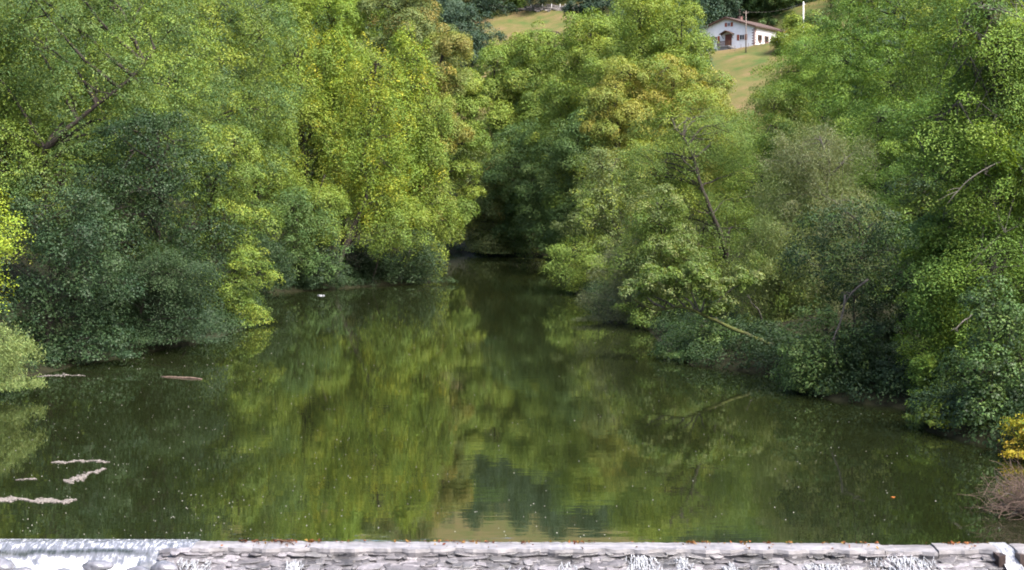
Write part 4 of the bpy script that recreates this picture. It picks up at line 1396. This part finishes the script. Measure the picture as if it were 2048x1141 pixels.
for x in (-8.98, -5.92):
    mb.box((x * s, -.85, 1.46 * s), (.08, 1.55, .08))
    for k in range(5):
        mb.box((x * s, -.25 - .3 * k, .95 * s), (.05, .05, .95 * s))
H(mb, "railing", M_WOOD_DARK, balc)
mb = MB()
for k in range(8):
    mb.box(((-5.6 + .3 * k) * s, -.85, .02 - .17 * k), (.34, 1.5, .40))
mb.box((-7.5 * s, -.75, -1.0), (2.7 * s, 1.4, 2.2))
H(mb, "steps", M_CONCRETE)
mb = MB()
for k in range(13):
    w = .72 if k % 2 else .38
    z = .12 + k * (EAVE - .5) / 13
    mb.box((-w / 2 + .015, .10, z + .16), (w, .23, .25), 0, .05, rg)
    w2 = .35 if k % 2 else .62
    mb.box((-.08, w2 / 2 + .22, z + .16), (.20, w2, .25), 0, .05, rg)
H(mb, "quoins", M_STONE)


def on_hill(u, v):
    return ground_hit(u, v)


def pole(name, label, u, vtop, Y, r, mat, arms=True, wire_to=None):
    b = at(u, 100, Y); b.z = gz(b.x, b.y)
    top = at(u, vtop, Y)
    root = empty(name, b)
    tag(root, label, "pole")
    mb = MB()
    mb.tube([b - Vector((0, 0, .4)), b.lerp(top, .5), top], [r, r * .9, r * .7], 8)
    mb.build("shaft", mat, root, True)
    mb = MB()
    if arms:
        mb.box(top + Vector((0, 0, -.45)), (1.3, .10, .12))
        for k in (-.55, 0, .55):
            mb.tube([top + Vector((k, 0, -.40)), top + Vector((k, 0, -.14))], [.05, .035], 6)
    else:
        mb.tube([top + Vector((0, 0, -.6)), top + Vector((.55, -.1, -.45))], [.035, .03], 5)
    mb.build("crossarm", mat, root)
    if wire_to is not None:
        mb = MB()
        for k in (-.5, .5):
            a = top + Vector((k, 0, -.2)); e = wire_to + Vector((0, 0, -.2 + .15 * k))
            mb.tube([a.lerp(e, t) - Vector((0, 0, 4 * t * (1 - t) * .8)) for t in np.linspace(0, 1, 9)], [.014] * 9, 4)
        mb.build("wire", M_POLE, root)


py = HW.y - 5.0
wt = at(1607, 5, HW.y - 30)
pole("utility_pole", "brown wooden utility pole in front of the white farmhouse", 1492, 22, py, .14, M_POLE, True, wt)
pole("utility_pole", "slim white pole rising from the trees right of the farmhouse", 1607, 4, HW.y - 30, .15, M_POLE_WHITE, False)

# farm shed roof glimpsed between trees: orange tiles
sh = ground_hit(1577, 82)
root = empty("shed", sh)
tag(root, "little shed with an orange roof between trees right of the farmhouse", "shed")
mb = MB(); mb.box(sh + Vector((0, 0, .6)), (2.6, 2.2, 2.0)); mb.build("wall", M_WHITE_WALL, root)
mb = MB(); mb.prism([sh + Vector((-1.6, -1.4, 1.6)), sh + Vector((1.6, -1.4, 1.6)), sh + Vector((0, -1.4, 2.4))], (0, 2.8, 0)); mb.build("roof", M_SHUTTER, root)

# dry stone wall and fence across the meadow
mb = MB()
for k in range(330):
    u = rg.uniform(945, 1165)
    vv = 19 + (u - 945) * .004 + rg.uniform(-.8, .8)
    p = ground_hit(u, vv) if k % 6 == 0 else p + Vector((rg.uniform(-1.2, 1.2), rg.uniform(-.3, .3), 0))
    p.z = gz(p.x, p.y)
    mb.box(p + Vector((0, 0, rg.uniform(0, .9))), (rg.uniform(.4, 1.3), rg.uniform(.4, .7), rg.uniform(.25, .5)), rg.uniform(-.4, .4), .2, rg)
cpts = []
for u in range(945, 1170, 6):
    p = ground_hit(u, 19 + (u - 945) * .004); cpts.append(p + Vector((0, 0, .25)))
mb.tube(cpts, [.5] * len(cpts), 6)
wallo = mb.build("stone_wall", M_FIELD_STONE, None, loc=ground_hit(1050, 19))
tag(wallo, "low tumbledown dry stone wall across the top of the meadow", "wall", kind="thing")
fr_ = ground_hit(1120, 20)
root = empty("fence", fr_)
tag(root, "line of thin pale fence posts beside the meadow's stone wall", "fence")
last = None
for u in (1062, 1085, 1103, 1120, 1131, 1145, 1158):
    p = ground_hit(u, 20.5)
    mb = MB(); mb.tube([p - Vector((0, 0, .3)), p + Vector((rg.uniform(-.1, .1), 0, 1.75))], [.10, .08], 6)
    mb.build("post", M_POLE_WHITE, root)
    if last is not None:
        mb = MB(); mb.tube([last + Vector((0, 0, 1.4)), p + Vector((0, 0, 1.4))], [.015, .015], 4); mb.build("rail_wire", M_POLE, root)
    last = p
# fence posts along the farmhouse meadow
root = empty("fence", on_hill(1500, 99))
tag(root, "short row of dark fence posts below the farmhouse's corner", "fence")
for u, v in ((1470, 103), (1482, 101), (1497, 98), (1514, 94), (1522, 93), (1530, 91), (1540, 89)):
    p = on_hill(u, v)
    mb = MB(); mb.tube([p - Vector((0, 0, .2)), p + Vector((0, 0, 1.15))], [.07, .06], 5); mb.build("post", M_POLE, root)
tot = sum(len(o.data.polygons) for o in bpy.data.objects if o.type == 'MESH')
print("objects", len(bpy.data.objects), "faces", tot)
